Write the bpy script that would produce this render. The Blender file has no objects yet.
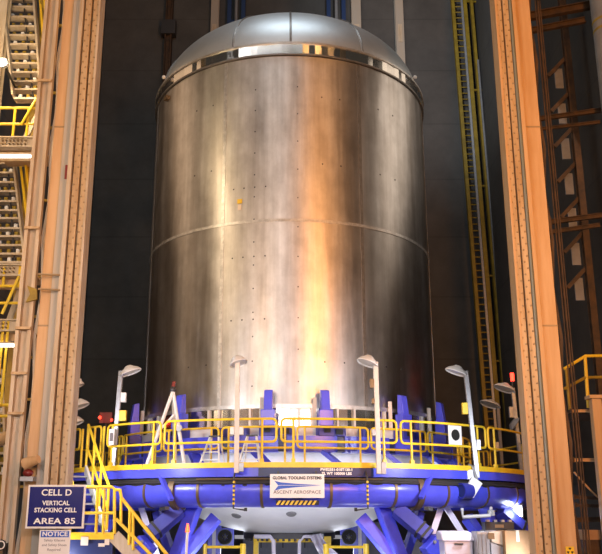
import bpy, math, random
from mathutils import Vector, Matrix
random.seed(7)
S = bpy.context.scene
COL = S.collection
R = math.radians
sin, cos, pi = math.sin, math.cos, math.pi

# ------------------------------------------------------------------ camera
FPX, PITCH, DIST, CXP, EYE = 848.5, 0.276236, 24.855, 289.4, 1.65
cd = bpy.data.cameras.new('camera')
cd.sensor_fit = 'HORIZONTAL'; cd.sensor_width = 36.0
cd.lens = FPX / 602 * 36.0
cd.shift_x = (301 - CXP) / 602
cd.clip_end = 300
cam = bpy.data.objects.new('camera', cd)
cam.location = (0, -DIST, EYE)
cam.rotation_euler = (pi / 2 + PITCH, 0, 0)
COL.objects.link(cam)
S.camera = cam

# ------------------------------------------------------------------ world, exposure, big lamps and added fills
S.view_settings.view_transform = 'Standard'
S.view_settings.look = 'None'
S.view_settings.gamma = 1.0
S.view_settings.use_curve_mapping = False
S.view_settings.exposure = 0.0
S.cycles.use_denoising = True
S.cycles.max_bounces = 8
W = bpy.data.worlds.new('hall_air'); S.world = W
W.use_nodes = True
W.node_tree.nodes['Background'].inputs[0].default_value = (1.0, .86, .72, 1)
W.node_tree.nodes['Background'].inputs[1].default_value = 0.05


def aim(o, p):
    o.rotation_euler = (Vector(p) - o.location).to_track_quat('-Z', 'Y').to_euler()


def area(name, loc, target, sx, sy, power, colr, spread=180):
    l = bpy.data.lights.new(name, 'AREA'); l.shape = 'RECTANGLE'
    l.size = sx; l.size_y = sy; l.energy = power; l.color = colr; l.spread = R(spread)
    o = bpy.data.objects.new(name, l); o.location = loc; COL.objects.link(o); aim(o, target)
    return o


def spot(name, loc, target, power, colr, angle=40, blend=.5, rad=.3):
    l = bpy.data.lights.new(name, 'SPOT'); l.energy = power; l.color = colr
    l.spot_size = R(angle); l.spot_blend = blend; l.shadow_soft_size = rad
    o = bpy.data.objects.new(name, l); o.location = loc; COL.objects.link(o); aim(o, target)
    return o


WARM = (1.0, .60, .27); PALE = (1.0, .86, .72); COOL = (.80, .90, 1.0)
# high-bay lamp rows of the hall in front of the cell
area('hall_lamp_row_amber', (8.4, -25.5, 8.0), (0, 0, 7), .6, 7, 2300, (1.0, .38, .08))
area('hall_lamp_row_pale', (-6.0, -25.5, 7), (0, 0, 6), 4.5, 6, 700, (1.0, .80, .67))
area('hall_lamp_row_front', (-3.4, -27.5, 9), (0, 0, 6), 2.5, 6, 60, (1.0, .70, .46))
area('cell_roof_lamp_row', (0, -6.5, 25), (0, -1.0, 15), 7, 4, 400, (.78, .91, 1.0))
area('cell_low_fill', (0, -19, 4.6), (0, -4, 2.4), 9, 1.2, 260, (.86, .89, 1.0), 120)  # added fill, unseen out front, brightens the blue structure
for k_, x_ in enumerate((-17, -13.5, -10.5, -7.8, -5.2, -2.8, -.6, 1.4)):
    area('hall_bay_lamp', (x_, -23 + abs(k_ - 4) * .3, 27), (0, -2, 12), .7, 1.6, 60, (.95, .96, 1.0))
area('hall_bay_lamp', (9.0, -22.5, 26.5), (0, -2, 12), .6, 1.6, 90, (1.0, .5, .18))
for sx_ in (-1, 1):   # added cool fill spots hidden behind the columns, brighten ring and legs
    spot('ring_fill_spot', (sx_ * 4.45, -8.45, 3.3), (sx_ * 2.0, -6.0, 2.5), 500, (.86, .89, 1.0), 120, .5, .25)
    spot('ring_fill_spot', (sx_ * 4.45, -8.45, .8), (sx_ * 1.6, -6.0, 1.8), 90, (.86, .89, 1.0), 120, .5, .25)
area('dome_fill_west', (-2.2, -5.6, .3), (-.5, -1.5, 2.0), 1.6, .8, 115, (.88, .90, 1.0))  # added floor fill out of view, brightens the lower dome
area('dome_fill_east', (2.2, -5.6, .3), (.5, -1.5, 2.0), 1.6, .8, 115, (.88, .90, 1.0))  # east twin of the added dome fill
area('pit_lamp_row', (0, 2.5, .4), (0, 0, 3), 6, 1, 160, (.86, .90, 1.0))
spot('wall_flood', (3.5, -3.5, 19), (6.8, 9, 22), 2600, (.95, .97, 1.0), 75, .8)
spot('column_flood_west', (-6.5, -21, 6), (-4.4, -9, 10), 1950, (1.0, .56, .25), 75, .6)
spot('column_flood_east', (6.5, -21, 6), (4.8, -9, 10), 1900, (1.0, .54, .23), 75, .6)
area('side_fill_east', (8.15, -2.6, 11), (2, -1, 9), 4.0, 11, 85, (1.0, .82, .66), 115)  # added side fill, gives the barrel's right flank its wall reflection
area('side_fill_west', (-8.15, -2.6, 11), (-2, -1, 9), 2.5, 11, 40, (1.0, .66, .40), 115)  # weaker added fill for the barrel's left flank
area('stair_hall_lamp_row', (-9, -11, 9), (-8, -5, 8), 3, 8, 220, (1.0, .74, .48))

# ------------------------------------------------------------------ helpers


def at(x, y, Y):
    """the point of the place at depth Y that the photograph shows at pixel x, y"""
    a = (x - CXP) / FPX; b = (277 - y) / FPX
    c, s = cos(PITCH), sin(PITCH)
    dy = c - b * s; dz = s + b * c
    t = (Y + DIST) / dy
    return Vector((a * t, Y, EYE + dz * t))


def pol(r, azd, z):
    return Vector((r * sin(R(azd)), -r * cos(R(azd)), z))


ROOT = {}


def tag(o, label=None, cat=None, group=None, kind=None):
    if label: o['label'] = label
    if cat: o['category'] = cat
    if group: o['group'] = group
    if kind: o['kind'] = kind
    return o


def thing(name, loc, label, cat, group=None):
    o = bpy.data.objects.new(name, None); o.location = loc; o.empty_display_size = .2
    COL.objects.link(o); ROOT[o] = Vector(loc)
    return tag(o, label, cat, group)


class MB:
    def __init__(s): s.v = []; s.f = []

    def add(s, vs, fs):
        n = len(s.v); s.v += [Vector(v) for v in vs]; s.f += [[i + n for i in f] for f in fs]
        return s

    def hexa(s, p):
        return s.add(p, [(0, 3, 2, 1), (4, 5, 6, 7), (0, 1, 5, 4), (1, 2, 6, 5), (2, 3, 7, 6), (3, 0, 4, 7)])

    def box(s, c, d, rz=0, bev=0):
        x, y, z = d[0] / 2, d[1] / 2, d[2] / 2
        m = Matrix.Rotation(rz, 3, 'Z'); c = Vector(c)
        return s.hexa([c + m @ Vector(p) for p in ((-x, -y, -z), (x, -y, -z), (x, y, -z), (-x, y, -z), (-x, -y, z), (x, -y, z), (x, y, z), (-x, y, z))])

    def lim(s, x0, x1, y0, y1, z0, z1):
        return s.box(((x0 + x1) / 2, (y0 + y1) / 2, (z0 + z1) / 2), (x1 - x0, y1 - y0, z1 - z0))

    def bar(s, p, q, w, h=None, up=(0, 0, 1)):
        h = h or w; p = Vector(p); q = Vector(q); d = (q - p).normalized(); up = Vector(up)
        if abs(d.dot(up)) > .98: up = Vector((0, 1, 0))
        a = d.cross(up).normalized(); b = a.cross(d).normalized()
        pts = []
        for e in (p, q):
            pts += [e - a * w / 2 - b * h / 2, e + a * w / 2 - b * h / 2, e + a * w / 2 + b * h / 2, e - a * w / 2 + b * h / 2]
        return s.hexa(pts)

    def ibeam(s, p, q, w, h, t=.03, up=(0, 0, 1)):
        p = Vector(p); q = Vector(q); d = (q - p).normalized(); up = Vector(up)
        if abs(d.dot(up)) > .98: up = Vector((0, 1, 0))
        a = d.cross(up).normalized(); b = a.cross(d).normalized()
        s.bar(p + b * (h / 2 - t / 2), q + b * (h / 2 - t / 2), w, t, up)
        s.bar(p - b * (h / 2 - t / 2), q - b * (h / 2 - t / 2), w, t, up)
        return s.bar(p, q, t, h - 2 * t, up)

    def tube(s, pts, r, n=8, closed=False, r2=None):
        pts = [Vector(p) for p in pts]; m = len(pts); rings = []
        a = None
        for i, p in enumerate(pts):
            if closed: d = pts[(i + 1) % m] - pts[i - 1]
            else: d = pts[min(i + 1, m - 1)] - pts[max(i - 1, 0)]
            d.normalize()
            if a is None:
                u = Vector((0, 0, 1)) if abs(d.z) < .9 else Vector((0, 1, 0))
                a = d.cross(u).normalized()
            else:
                a = (a - d * a.dot(d)).normalized()
            b = d.cross(a)
            rr = r if r2 is None else r + (r2 - r) * i / (m - 1)
            rings.append([p + (a * cos(2 * pi * k / n) + b * sin(2 * pi * k / n)) * rr for k in range(n)])
        vs = [v for g in rings for v in g]; fs = []
        for i in range(m if closed else m - 1):
            j = (i + 1) % m
            for k in range(n):
                fs.append((i * n + k, i * n + (k + 1) % n, j * n + (k + 1) % n, j * n + k))
        if not closed: fs += [tuple(range(n))[::-1], tuple(range((m - 1) * n, m * n))]
        return s.add(vs, fs)

    def lathe(s, prof, n=64, a0=0, a1=360, M=None, closed_prof=False):
        full = abs(a1 - a0) >= 360; steps = n if full else n + 1; vs = []; fs = []; k = len(prof)
        for i in range(steps):
            t = R(a0 + (a1 - a0) * i / n)
            for r, z in prof:
                v = Vector((r * sin(t), -r * cos(t), z)); vs.append(M @ v if M else v)
        kk = k if closed_prof else k - 1
        for i in range(n):
            j = (i + 1) % steps
            for q in range(kk):
                p2 = (q + 1) % k
                fs.append((i * k + q, j * k + q, j * k + p2, i * k + p2))
        if not full and closed_prof:
            fs += [tuple(range(k))[::-1], tuple(range((steps - 1) * k, steps * k))]
        return s.add(vs, fs)

    def ring(s, r0, r1, z0, z1, n=96, a0=0, a1=360):
        return s.lathe([(r0, z0), (r1, z0), (r1, z1), (r0, z1)], n, a0, a1, closed_prof=True)

    def prism(s, poly, d):
        """poly: list of 3D points, extruded by vector d"""
        n = len(poly); d = Vector(d); vs = [Vector(p) for p in poly] + [Vector(p) + d for p in poly]
        return s.add(vs, [tuple(range(n))[::-1], tuple(range(n, 2 * n))] + [(i, (i + 1) % n, n + (i + 1) % n, n + i) for i in range(n)])

    def ball(s, c, r, n=12, sz=1):
        pr = [(max(r * cos(t), 1e-4), r * sin(t) * sz) for t in [-pi / 2 + pi * i / (n // 2) for i in range(n // 2 + 1)]]
        return s.lathe(pr, n, M=Matrix.Translation(c))

    def xf(s, M):
        s.v = [M @ v for v in s.v]; return s

    def build(s, name, mat, parent=None, bevel=0, label=None, angle=35):
        root = ROOT.get(parent, Vector((0, 0, 0))) if parent else Vector((0, 0, 0))
        me = bpy.data.meshes.new(name)
        me.from_pydata([v - root for v in s.v], [], s.f); me.update()
        import bmesh
        bm = bmesh.new(); bm.from_mesh(me); bmesh.ops.recalc_face_normals(bm, faces=bm.faces); bm.to_mesh(me); bm.free()
        me.shade_smooth(); me.set_sharp_from_angle(angle=R(angle))
        me.materials.append(mat)
        o = bpy.data.objects.new(name, me); COL.objects.link(o)
        if parent: o.parent = parent
        ROOT[o] = root
        if bevel:
            b = o.modifiers.new('bevel', 'BEVEL'); b.width = bevel; b.segments = 2; b.limit_method = 'ANGLE'; b.angle_limit = R(50)
        if label: o['label'] = label
        return o


MATS = {}


def mat(name, c, rough=.5, metal=0, var=0, scale=4, c2=None, stretch=(1, 1, 1), bump=0, emit=0, ecol=None, alpha=None, spec=.5):
    m = bpy.data.materials.new(name); m.use_nodes = True; nt = m.node_tree; b = nt.nodes['Principled BSDF']
    b.inputs['Base Color'].default_value = (*c, 1); b.inputs['Roughness'].default_value = rough; b.inputs['Metallic'].default_value = metal
    b.inputs['Specular IOR Level'].default_value = spec
    if c2 or var or bump:
        tc = nt.nodes.new('ShaderNodeTexCoord'); mp = nt.nodes.new('ShaderNodeMapping'); mp.inputs['Scale'].default_value = stretch
        nz = nt.nodes.new('ShaderNodeTexNoise'); nz.inputs['Scale'].default_value = scale; nz.inputs['Detail'].default_value = 6; nz.inputs['Roughness'].default_value = .65
        nt.links.new(tc.outputs['Object'], mp.inputs[0]); nt.links.new(mp.outputs[0], nz.inputs['Vector'])
        if c2 or var:
            c2 = c2 or tuple(max(0, x * (1 - var)) for x in c)
            rp = nt.nodes.new('ShaderNodeValToRGB'); rp.color_ramp.elements[0].position = .38; rp.color_ramp.elements[1].position = .66
            rp.color_ramp.elements[0].color = (*c, 1); rp.color_ramp.elements[1].color = (*c2, 1)
            nt.links.new(nz.outputs['Fac'], rp.inputs[0]); nt.links.new(rp.outputs[0], b.inputs['Base Color'])
        if bump:
            bp = nt.nodes.new('ShaderNodeBump'); bp.inputs['Strength'].default_value = bump; bp.inputs['Distance'].default_value = .02
            nt.links.new(nz.outputs['Fac'], bp.inputs['Height']); nt.links.new(bp.outputs[0], b.inputs['Normal'])
    if emit:
        b.inputs['Emission Color'].default_value = (*(ecol or c), 1); b.inputs['Emission Strength'].default_value = emit
    if alpha is not None: b.inputs['Alpha'].default_value = alpha
    MATS[name] = m
    return m


M = MATS
mat('blue_paint', (.085, .10, .80), .28, var=.25, scale=1.5)
mat('blue_deep', (.035, .042, .36), .42, var=.3, scale=2)
mat('blue_dim', (.012, .035, .12), .5)
mat('blue_navy', (.015, .025, .11), .4)
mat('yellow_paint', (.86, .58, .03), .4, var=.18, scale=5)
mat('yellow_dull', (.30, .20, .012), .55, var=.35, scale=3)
mat('cream_steel', (.54, .45, .34), .55, c2=(.40, .30, .19), scale=3, stretch=(2, 2, .3))
mat('column_steel', (.52, .38, .22), .55, c2=(.36, .23, .11), scale=2.2, stretch=(3, 3, .22), bump=.05)
mat('column_grey', (.38, .34, .29), .55, c2=(.40, .34, .27), scale=3, stretch=(3, 3, .3))
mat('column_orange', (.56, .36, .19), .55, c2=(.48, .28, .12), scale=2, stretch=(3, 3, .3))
mat('rivet_steel', (.30, .21, .11), .5)
mat('rust_steel', (.075, .036, .012), .7, c2=(.03, .016, .008), scale=4)
mat('conduit_green', (.20, .22, .19), .5)
mat('galvanised', (.40, .41, .43), .45, metal=.5, var=.2, scale=9)
mat('white_paint', (.72, .70, .67), .5, var=.1, scale=4)
mat('beige_pole', (.66, .58, .50), .5, var=.15, scale=5)
mat('aluminium_bar', (.75, .75, .76), .35, metal=.8)
mat('black_rubber', (.012, .011, .010), .6)
mat('dark_steel', (.05, .048, .05), .5, metal=.3)
mat('grey_steel', (.20, .20, .21), .55, var=.3, scale=3)
mat('strap_bronze', (.16, .11, .06), .45, metal=.5)
mat('sign_white', (.80, .77, .74), .5)
mat('sign_navy', (.018, .020, .16), .22)
mat('sign_blue', (.03, .10, .50), .4)
mat('ink_white', (.85, .84, .82), .5)
mat('ink_dark', (.05, .045, .05), .5)
mat('ink_grey', (.18, .16, .16), .5)
mat('paper', (.70, .60, .48), .7)
mat('red_box', (.16, .012, .010), .45)
mat('red_lamp', (.8, .02, .01), .3, emit=5, ecol=(1, .04, .02))
mat('orange_lamp', (.9, .1, .02), .3, emit=2.5, ecol=(1, .12, .02))
mat('tube_lamp', (1, 1, 1), .3, emit=7, ecol=(1, .93, .82))
mat('flood_lamp', (1, 1, 1), .3, emit=28, ecol=(1, .80, .52))
mat('cool_lamp', (1, 1, 1), .3, emit=14, ecol=(.85, .93, 1))
mat('lens_glass', (.62, .58, .52), .18)
mat('cardboard', (.38, .22, .105), .8, var=.12, scale=6)
mat('plastic_sheet', (.72, .68, .80), .32, var=.1, scale=3)
mat('cabinet_grey', (.30, .30, .32), .5, var=.2, scale=3)
mat('duct_grey', (.22, .21, .20), .5, var=.25, scale=2)
mat('weld_light', (.72, .70, .67), .42, metal=.88, var=.3, scale=8)
mat('weld_dark', (.30, .28, .26), .42, metal=.8, var=.3, scale=8)
mat('ring_steel', (.66, .63, .58), .16, metal=1)


def metal_barrel():
    m = bpy.data.materials.new('brushed_aluminium'); m.use_nodes = True; nt = m.node_tree; L = nt.links.new
    b = nt.nodes['Principled BSDF']; b.inputs['Metallic'].default_value = 1
    tc = nt.nodes.new('ShaderNodeTexCoord')

    def noise(sc, st, det=6):
        mp = nt.nodes.new('ShaderNodeMapping'); mp.inputs['Scale'].default_value = st
        n = nt.nodes.new('ShaderNodeTexNoise'); n.inputs['Scale'].default_value = sc; n.inputs['Detail'].default_value = det; n.inputs['Roughness'].default_value = .6
        L(tc.outputs['Object'], mp.inputs[0]); L(mp.outputs[0], n.inputs['Vector']); return n
    n1 = noise(1.6, (1.5, 1.5, .10)); n2 = noise(1.7, (1, 1, .7), 8); n3 = noise(9, (2, 2, .12), 3)
    r1 = nt.nodes.new('ShaderNodeValToRGB'); e = r1.color_ramp.elements
    e[0].position = .3; e[0].color = (.48, .44, .40, 1); e[1].position = .7; e[1].color = (.80, .78, .76, 1)
    mx = nt.nodes.new('ShaderNodeMixRGB'); mx.blend_type = 'MULTIPLY'; mx.inputs[0].default_value = .7
    r2 = nt.nodes.new('ShaderNodeValToRGB'); e = r2.color_ramp.elements
    e[0].position = .32; e[0].color = (.62, .60, .58, 1); e[1].position = .62; e[1].color = (1, 1, 1, 1)
    L(n1.outputs['Fac'], r1.inputs[0]); L(n2.outputs['Fac'], r2.inputs[0]); L(r1.outputs[0], mx.inputs[1]); L(r2.outputs[0], mx.inputs[2])
    L(mx.outputs[0], b.inputs['Base Color'])
    mr = nt.nodes.new('ShaderNodeMapRange'); mr.inputs['To Min'].default_value = .37; mr.inputs['To Max'].default_value = .53
    ad = nt.nodes.new('ShaderNodeMath'); ad.operation = 'ADD'; ml = nt.nodes.new('ShaderNodeMath'); ml.operation = 'MULTIPLY'; ml.inputs[1].default_value = .5
    L(n1.outputs['Fac'], ad.inputs[0]); L(n3.outputs['Fac'], ad.inputs[1]); L(ad.outputs[0], ml.inputs[0]); L(ml.outputs[0], mr.inputs['Value'])
    mr.inputs['From Min'].default_value = .3; mr.inputs['From Max'].default_value = .7
    L(mr.outputs[0], b.inputs['Roughness'])
    b.inputs['Anisotropic'].default_value = .55; b.inputs['Anisotropic Rotation'].default_value = .25
    tg = nt.nodes.new('ShaderNodeTangent'); tg.direction_type = 'RADIAL'; tg.axis = 'Z'
    L(tg.outputs[0], b.inputs['Tangent'])
    bp = nt.nodes.new('ShaderNodeBump'); bp.inputs['Strength'].default_value = .05; bp.inputs['Distance'].default_value = .05
    L(n1.outputs['Fac'], bp.inputs['Height']); L(bp.outputs[0], b.inputs['Normal'])
    return m


M['barrel'] = metal_barrel()
mat('dome_metal', (.74, .77, .79), .48, metal=.9, c2=(.66, .69, .71), scale=1.2)
mat('dome_low', (.74, .74, .77), .42, metal=0, c2=(.66, .66, .70), scale=1.2)


def concrete(name, c, c2, brick=(3.2, 2.6), line=.8):
    m = bpy.data.materials.new(name); m.use_nodes = True; nt = m.node_tree; L = nt.links.new; b = nt.nodes['Principled BSDF']
    b.inputs['Roughness'].default_value = .85
    tc = nt.nodes.new('ShaderNodeTexCoord')
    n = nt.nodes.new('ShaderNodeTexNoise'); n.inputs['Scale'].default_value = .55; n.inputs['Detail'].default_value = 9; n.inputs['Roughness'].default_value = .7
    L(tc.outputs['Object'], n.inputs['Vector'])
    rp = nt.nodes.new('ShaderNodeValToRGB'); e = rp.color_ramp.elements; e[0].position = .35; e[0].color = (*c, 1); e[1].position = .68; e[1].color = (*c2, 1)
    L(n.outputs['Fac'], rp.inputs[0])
    # pour lines
    sp = nt.nodes.new('ShaderNodeSeparateXYZ'); L(tc.outputs['Object'], sp.inputs[0])
    md = nt.nodes.new('ShaderNodeMath'); md.operation = 'PINGPONG'; md.inputs[1].default_value = brick[1] / 2; L(sp.outputs['Z'], md.inputs[0])
    lt = nt.nodes.new('ShaderNodeMath'); lt.operation = 'LESS_THAN'; lt.inputs[1].default_value = .03; L(md.outputs[0], lt.inputs[0])
    mx = nt.nodes.new('ShaderNodeMixRGB'); mx.blend_type = 'MULTIPLY'; mx.inputs[2].default_value = (line, line, line, 1)
    L(lt.outputs[0], mx.inputs[0]); L(rp.outputs[0], mx.inputs[1]); L(mx.outputs[0], b.inputs['Base Color'])
    M[name] = m
    return m


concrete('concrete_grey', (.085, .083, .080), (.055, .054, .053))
concrete('concrete_brown', (.085, .068, .056), (.06, .049, .042), line=.8)
concrete('concrete_floor', (.30, .29, .27), (.22, .21, .20), line=1)
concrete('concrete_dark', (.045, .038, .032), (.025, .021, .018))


def lettering(body, size, loc, matn, parent, name='lettering', rz=0, bold=0, sx=1, depth=.003, rx=pi / 2):
    cu = bpy.data.curves.new(name, 'FONT'); cu.body = body; cu.size = size; cu.align_x = 'CENTER'; cu.align_y = 'CENTER'
    cu.extrude = depth; cu.offset = bold; cu.space_character = 1.05; cu.resolution_u = 4
    t = bpy.data.objects.new(name + '_source', cu); COL.objects.link(t)
    me = bpy.data.meshes.new_from_object(t); bpy.data.objects.remove(t); bpy.data.curves.remove(cu)
    me.transform(Matrix.Diagonal((sx, 1, 1, 1)))
    me.materials.clear(); me.materials.append(M[matn])
    o = bpy.data.objects.new(name, me); COL.objects.link(o); o.parent = parent
    o.location = Vector(loc) - ROOT[parent]; o.rotation_euler = (rx, 0, rz)
    return o


# ------------------------------------------------------------------ the room
def struct(name, mb, m):
    return tag(mb.build(name, M[m]), kind='structure')


struct('floor', MB().lim(-40, 40, -45, 16, -.3, 0), 'concrete_floor')
XW, YB = 8.35, 9.0
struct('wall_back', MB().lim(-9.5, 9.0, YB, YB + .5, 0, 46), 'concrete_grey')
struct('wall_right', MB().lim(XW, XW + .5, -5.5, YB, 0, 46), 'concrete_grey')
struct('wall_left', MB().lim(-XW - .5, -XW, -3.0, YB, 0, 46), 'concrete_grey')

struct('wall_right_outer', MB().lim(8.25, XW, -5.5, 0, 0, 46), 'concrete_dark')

# things on the cell walls
o = thing('steel_post', (at(170, 40, 8.8).x, 8.8, 0), 'tall rusty steel post on the dark back wall left of the tank dome', 'post')
x = at(168.5, 40, 8.8).x
MB().ibeam((x, 8.78, 0), (x, 8.78, 44), .34, .3, .05, up=(1, 0, 0)).build('post_beam', M['rust_steel'], o)
MB().lim(x - .32, x + .32, 8.55, 8.95, at(168, 28, 8.7).z - .35, at(168, 28, 8.7).z + .35).build('splice_plate', M['dark_steel'], o)
for (px, w, lab) in ((356, .42, 'pale flanged column on the back wall right of the blue ladder frame'), (399, .36, 'narrow pale column on the back wall, nearest to the tall yellow ladder'), (215, .34, 'dim grey column on the back wall left of the blue ladder frame')):
    x = at(px, 20, 8.8).x
    o = thing('wall_column', (x, 8.8, 0), lab, 'column', None)
    MB().ibeam((x, 8.8, 0), (x, 8.8, 45), w, .36, .04, up=(0, 1, 0)).build('column_shaft', M['column_grey'], o)
    mb = MB()
    for z in range(4, 44, 3): mb.lim(x - w * .28, x + w * .28, 8.585, 8.62, z, z + .9)
    mb.build('splice_plate', M['cream_steel'], o)
for (px0, px1, lab) in ((228, 245, 'blue ladder frame with a grey pipe, above the left of the dome'), (327, 345, 'blue ladder frame with a grey pipe, above the right of the dome')):
    p0 = at(px0, 10, 8.7); p1 = at(px1, 10, 8.7)
    o = thing('ladder_frame', ((p0.x + p1.x) / 2, 8.7, 18), lab, 'ladder frame')
    for x in (p0.x + .07, p1.x - .07): MB().lim(x - .09, x + .09, 8.6, 8.8, 18, 45).build('side_rail', M['blue_dim'], o)
    for z in range(19, 44, 2): MB().lim(p0.x + .14, p1.x - .14, 8.62, 8.78, z, z + .14).build('rung', M['blue_dim'], o)
    x = (p0.x + p1.x) / 2
    MB().tube([(x, 8.5, 18), (x, 8.5, 45)], .07).build('pipe', M['galvanised'], o)

# tall yellow ladder in the right corner
lt0, lb0 = at(449, -40, 8.3), at(486.5, 430, 8.3)
lt1, lb1 = at(461, -40, 8.3), at(499, 430, 8.3)
o = thing('wall_ladder', tuple(lb0), 'tall narrow yellow ladder with grey cable rail in the corner right of the tank', 'ladder')
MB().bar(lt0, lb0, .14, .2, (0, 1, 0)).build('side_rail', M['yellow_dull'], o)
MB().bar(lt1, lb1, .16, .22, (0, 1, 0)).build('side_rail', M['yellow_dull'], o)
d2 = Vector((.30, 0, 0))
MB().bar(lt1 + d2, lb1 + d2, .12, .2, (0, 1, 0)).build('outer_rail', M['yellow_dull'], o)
MB().bar(lt1 - d2 * .45, lb1 - d2 * .45, .09, .12, (0, 1, 0)).build('cable_rail', M['galvanised'], o, label='grey cable rail')
NR = 74
for i in range(NR):
    t = (i + .5) / NR; a = lt0.lerp(lb0, t); b = lt1.lerp(lb1, t)
    MB().tube([a, b], .028, 6).build('rung', M['yellow_dull'], o)
for py in (8, 106, 205, 292, 370):
    t = (py + 40) / 470; b = lt1.lerp(lb1, t)
    MB().bar(b, b + Vector((.85, .05, 0)), .09, .07).build('wall_bracket', M['yellow_dull'], o)
o = thing('wall_conduit', tuple(at(512, 395, 8)), 'thin grey conduit pipes running up the right wall behind the column', 'conduit')
for dx in (0, .25):
    a = at(478, 60, 8.2); b = at(507, 400, 8.2)
    MB().tube([a + Vector((dx, 0, 0)), b + Vector((dx, 0, 0))], .05).build('pipe', M['grey_steel'], o)

# ------------------------------------------------------------------ the tank
ZB, ZW, ZT, RT = 4.25, 9.03, 13.78, 4.2
tank = thing('propellant_tank', (0, 0, 1.1), 'huge brushed aluminium domed cylindrical tank standing in the blue work ring', 'tank')
MB().lathe([(RT, ZB), (RT, ZW - .02), (RT, ZW + .02), (RT, ZT)], 192).build('barrel', M['barrel'], tank)
# circumferential weld and the vertical seams
MB().ring(RT - .02, RT + .016, ZW - .04, ZW + .04, 192).build('girth_weld', M['weld_light'], tank, label='horizontal weld band around the middle of the tank')
for i, az in enumerate((-73, -24.6, 27.0, 78, 128, 180, -124)):
    for (z0, z1, w, mm) in ((ZB, ZW - .05, .62, 'weld_light' if i == 1 else 'weld_dark'), (ZW + .05, ZT, .62, 'weld_light' if i in (1,) else 'weld_dark')):
        MB().ring(RT - .02, RT + .012, z0, z1, 2, az - w, az + w).build('vertical_weld', M[mm], tank)
# polished ring under the dome, its ribs and its flanges
mb = MB(); n = 150
prof = []
for i in range(n):
    t = 2 * pi * i / n; jr = random.uniform(-.012, .012)
    prof.append((t, 4.245 + jr))
vs = []; fs = []
for t, r in prof:
    vs += [(r * sin(t), -r * cos(t), ZT + .06), (r * sin(t), -r * cos(t), ZT + .36)]
for i in range(n):
    j = (i + 1) % n; fs.append((2 * i, 2 * j, 2 * j + 1, 2 * i + 1))
MB().add(vs, fs).build('polished_ring', M['ring_steel'], tank, angle=1, label='polished mirror ring below the dome')
MB().ring(4.12, 4.262, ZT + .02, ZT + .06, 160).build('ring_flange', M['weld_dark'], tank)
MB().ring(4.10, 4.275, ZT + .36, ZT + .41, 160).build('ring_flange', M['weld_light'], tank)
H = 2.5
dz = ZT + .43
pr = [(4.12 * cos(t), dz + H * sin(t)) for t in [pi / 2 * i / 40 for i in range(40)]] + [(.35, dz + H), (.001, dz + H)]
MB().lathe(pr, 160).build('upper_dome', M['dome_metal'], tank)
MB().lathe([(.55, dz + H - .06), (.55, dz + H + .1), (.001, dz + H + .1)], 48).build('dome_cap', M['dome_metal'], tank)
for az in (-67, -22.5, 0.5, 30, 75, 120, 165, -112, -157):
    pts = [pol(4.125 * cos(t), az, dz + H * sin(t)) for t in [pi / 2 * i / 30 * .95 for i in range(31)]]
    MB().tube(pts, .030, 6).build('dome_weld', M['weld_dark'], tank)
for az in (-58, 58):
    MB().ball(pol(4.38, az, ZT + .4), .06).build('lifting_lug', M['white_paint'], tank)
MB().box(pol(4.25, -58, ZT - .25), (.16, .12, .13), R(-58)).build('bracket', M['strap_bronze'], tank)
# bottom: ledge, skirt ring, lower dome and its flange
MB().ring(4.14, 4.27, ZB - .05, ZB + .04, 160).build('lower_ledge', M['weld_light'], tank)
n = 110; vs = []; fs = []
for i in range(n):
    t = 2 * pi * i / n; r = 4.22 + random.uniform(-.012, .012)
    vs += [(r * sin(t), -r * cos(t), ZB - .5), (r * sin(t), -r * cos(t), ZB - .05)]
for i in range(n):
    j = (i + 1) % n; fs.append((2 * i, 2 * j, 2 * j + 1, 2 * i + 1))
MB().add(vs, fs).build('polished_skirt', M['ring_steel'], tank, angle=1)
for az in (-62, -54, -43, -28, -24, -13, -9.5, 3.2, 7.3, 16, 22, 31, 34, 46, 55, 63): MB().box(pol(4.25, az, ZB - .27), (.05, .05, .44), R(az)).build('skirt_rib', M['white_paint'], tank)
MB().ring(4.12, 4.36, ZB - .72, ZB - .5, 160).build('white_flange', M['white_paint'], tank, label='white flange under the barrel')
zd = ZB - .72; HD = zd - 1.17
pr = [(4.2 * cos(t), zd - HD * sin(t)) for t in [pi / 2 * i / 40 for i in range(41)] if 4.2 * cos(t) > 1.2] + [(1.2, 1.22), (.001, 1.22)]
MB().lathe(pr, 160).build('lower_dome', M['dome_low'], tank, label='pale rounded bottom dome')
MB().ring(.9, 1.28, 1.10, 1.25, 96).build('manhole_flange', M['dark_steel'], tank)
for k in range(48):
    p = pol(1.20, k * 7.5, 1.13); MB().tube([p - Vector((0, 0, .09)), p + Vector((0, 0, .12))], .035, 6).build('stud', M['dark_steel'], tank)
o = pol(2.9, 2.5, 1.0)
for (px, py, nm) in ((292, 514, 'port_cover'), (237, 516, 'port_cover')):
    # a shallow oval port on the lower dome
    best = min(((pol(4.2 * cos(t), az, zd - HD * sin(t))) for t in [pi / 2 * i / 60 for i in range(50)] for az in range(-60, 60)),
               key=lambda p: (Vector(((CXP + FPX * p.x / ((p.y + DIST) * cos(PITCH) + (p.z - EYE) * sin(PITCH))) - px, (277 - FPX * (-(p.y + DIST) * sin(PITCH) + (p.z - EYE) * cos(PITCH)) / ((p.y + DIST) * cos(PITCH) + (p.z - EYE) * sin(PITCH))) - py))).length)
    nrm = Vector((best.x / 4.2 ** 2, best.y / 4.2 ** 2, (best.z - zd) / HD ** 2)).normalized()
    MB().lathe([(.001, .025), (.11, .025), (.15, -.02)], 20, M=Matrix.Translation(best) @ nrm.to_track_quat('Z', 'Y').to_matrix().to_4x4()).build(nm, M['grey_steel'], tank)
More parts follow.
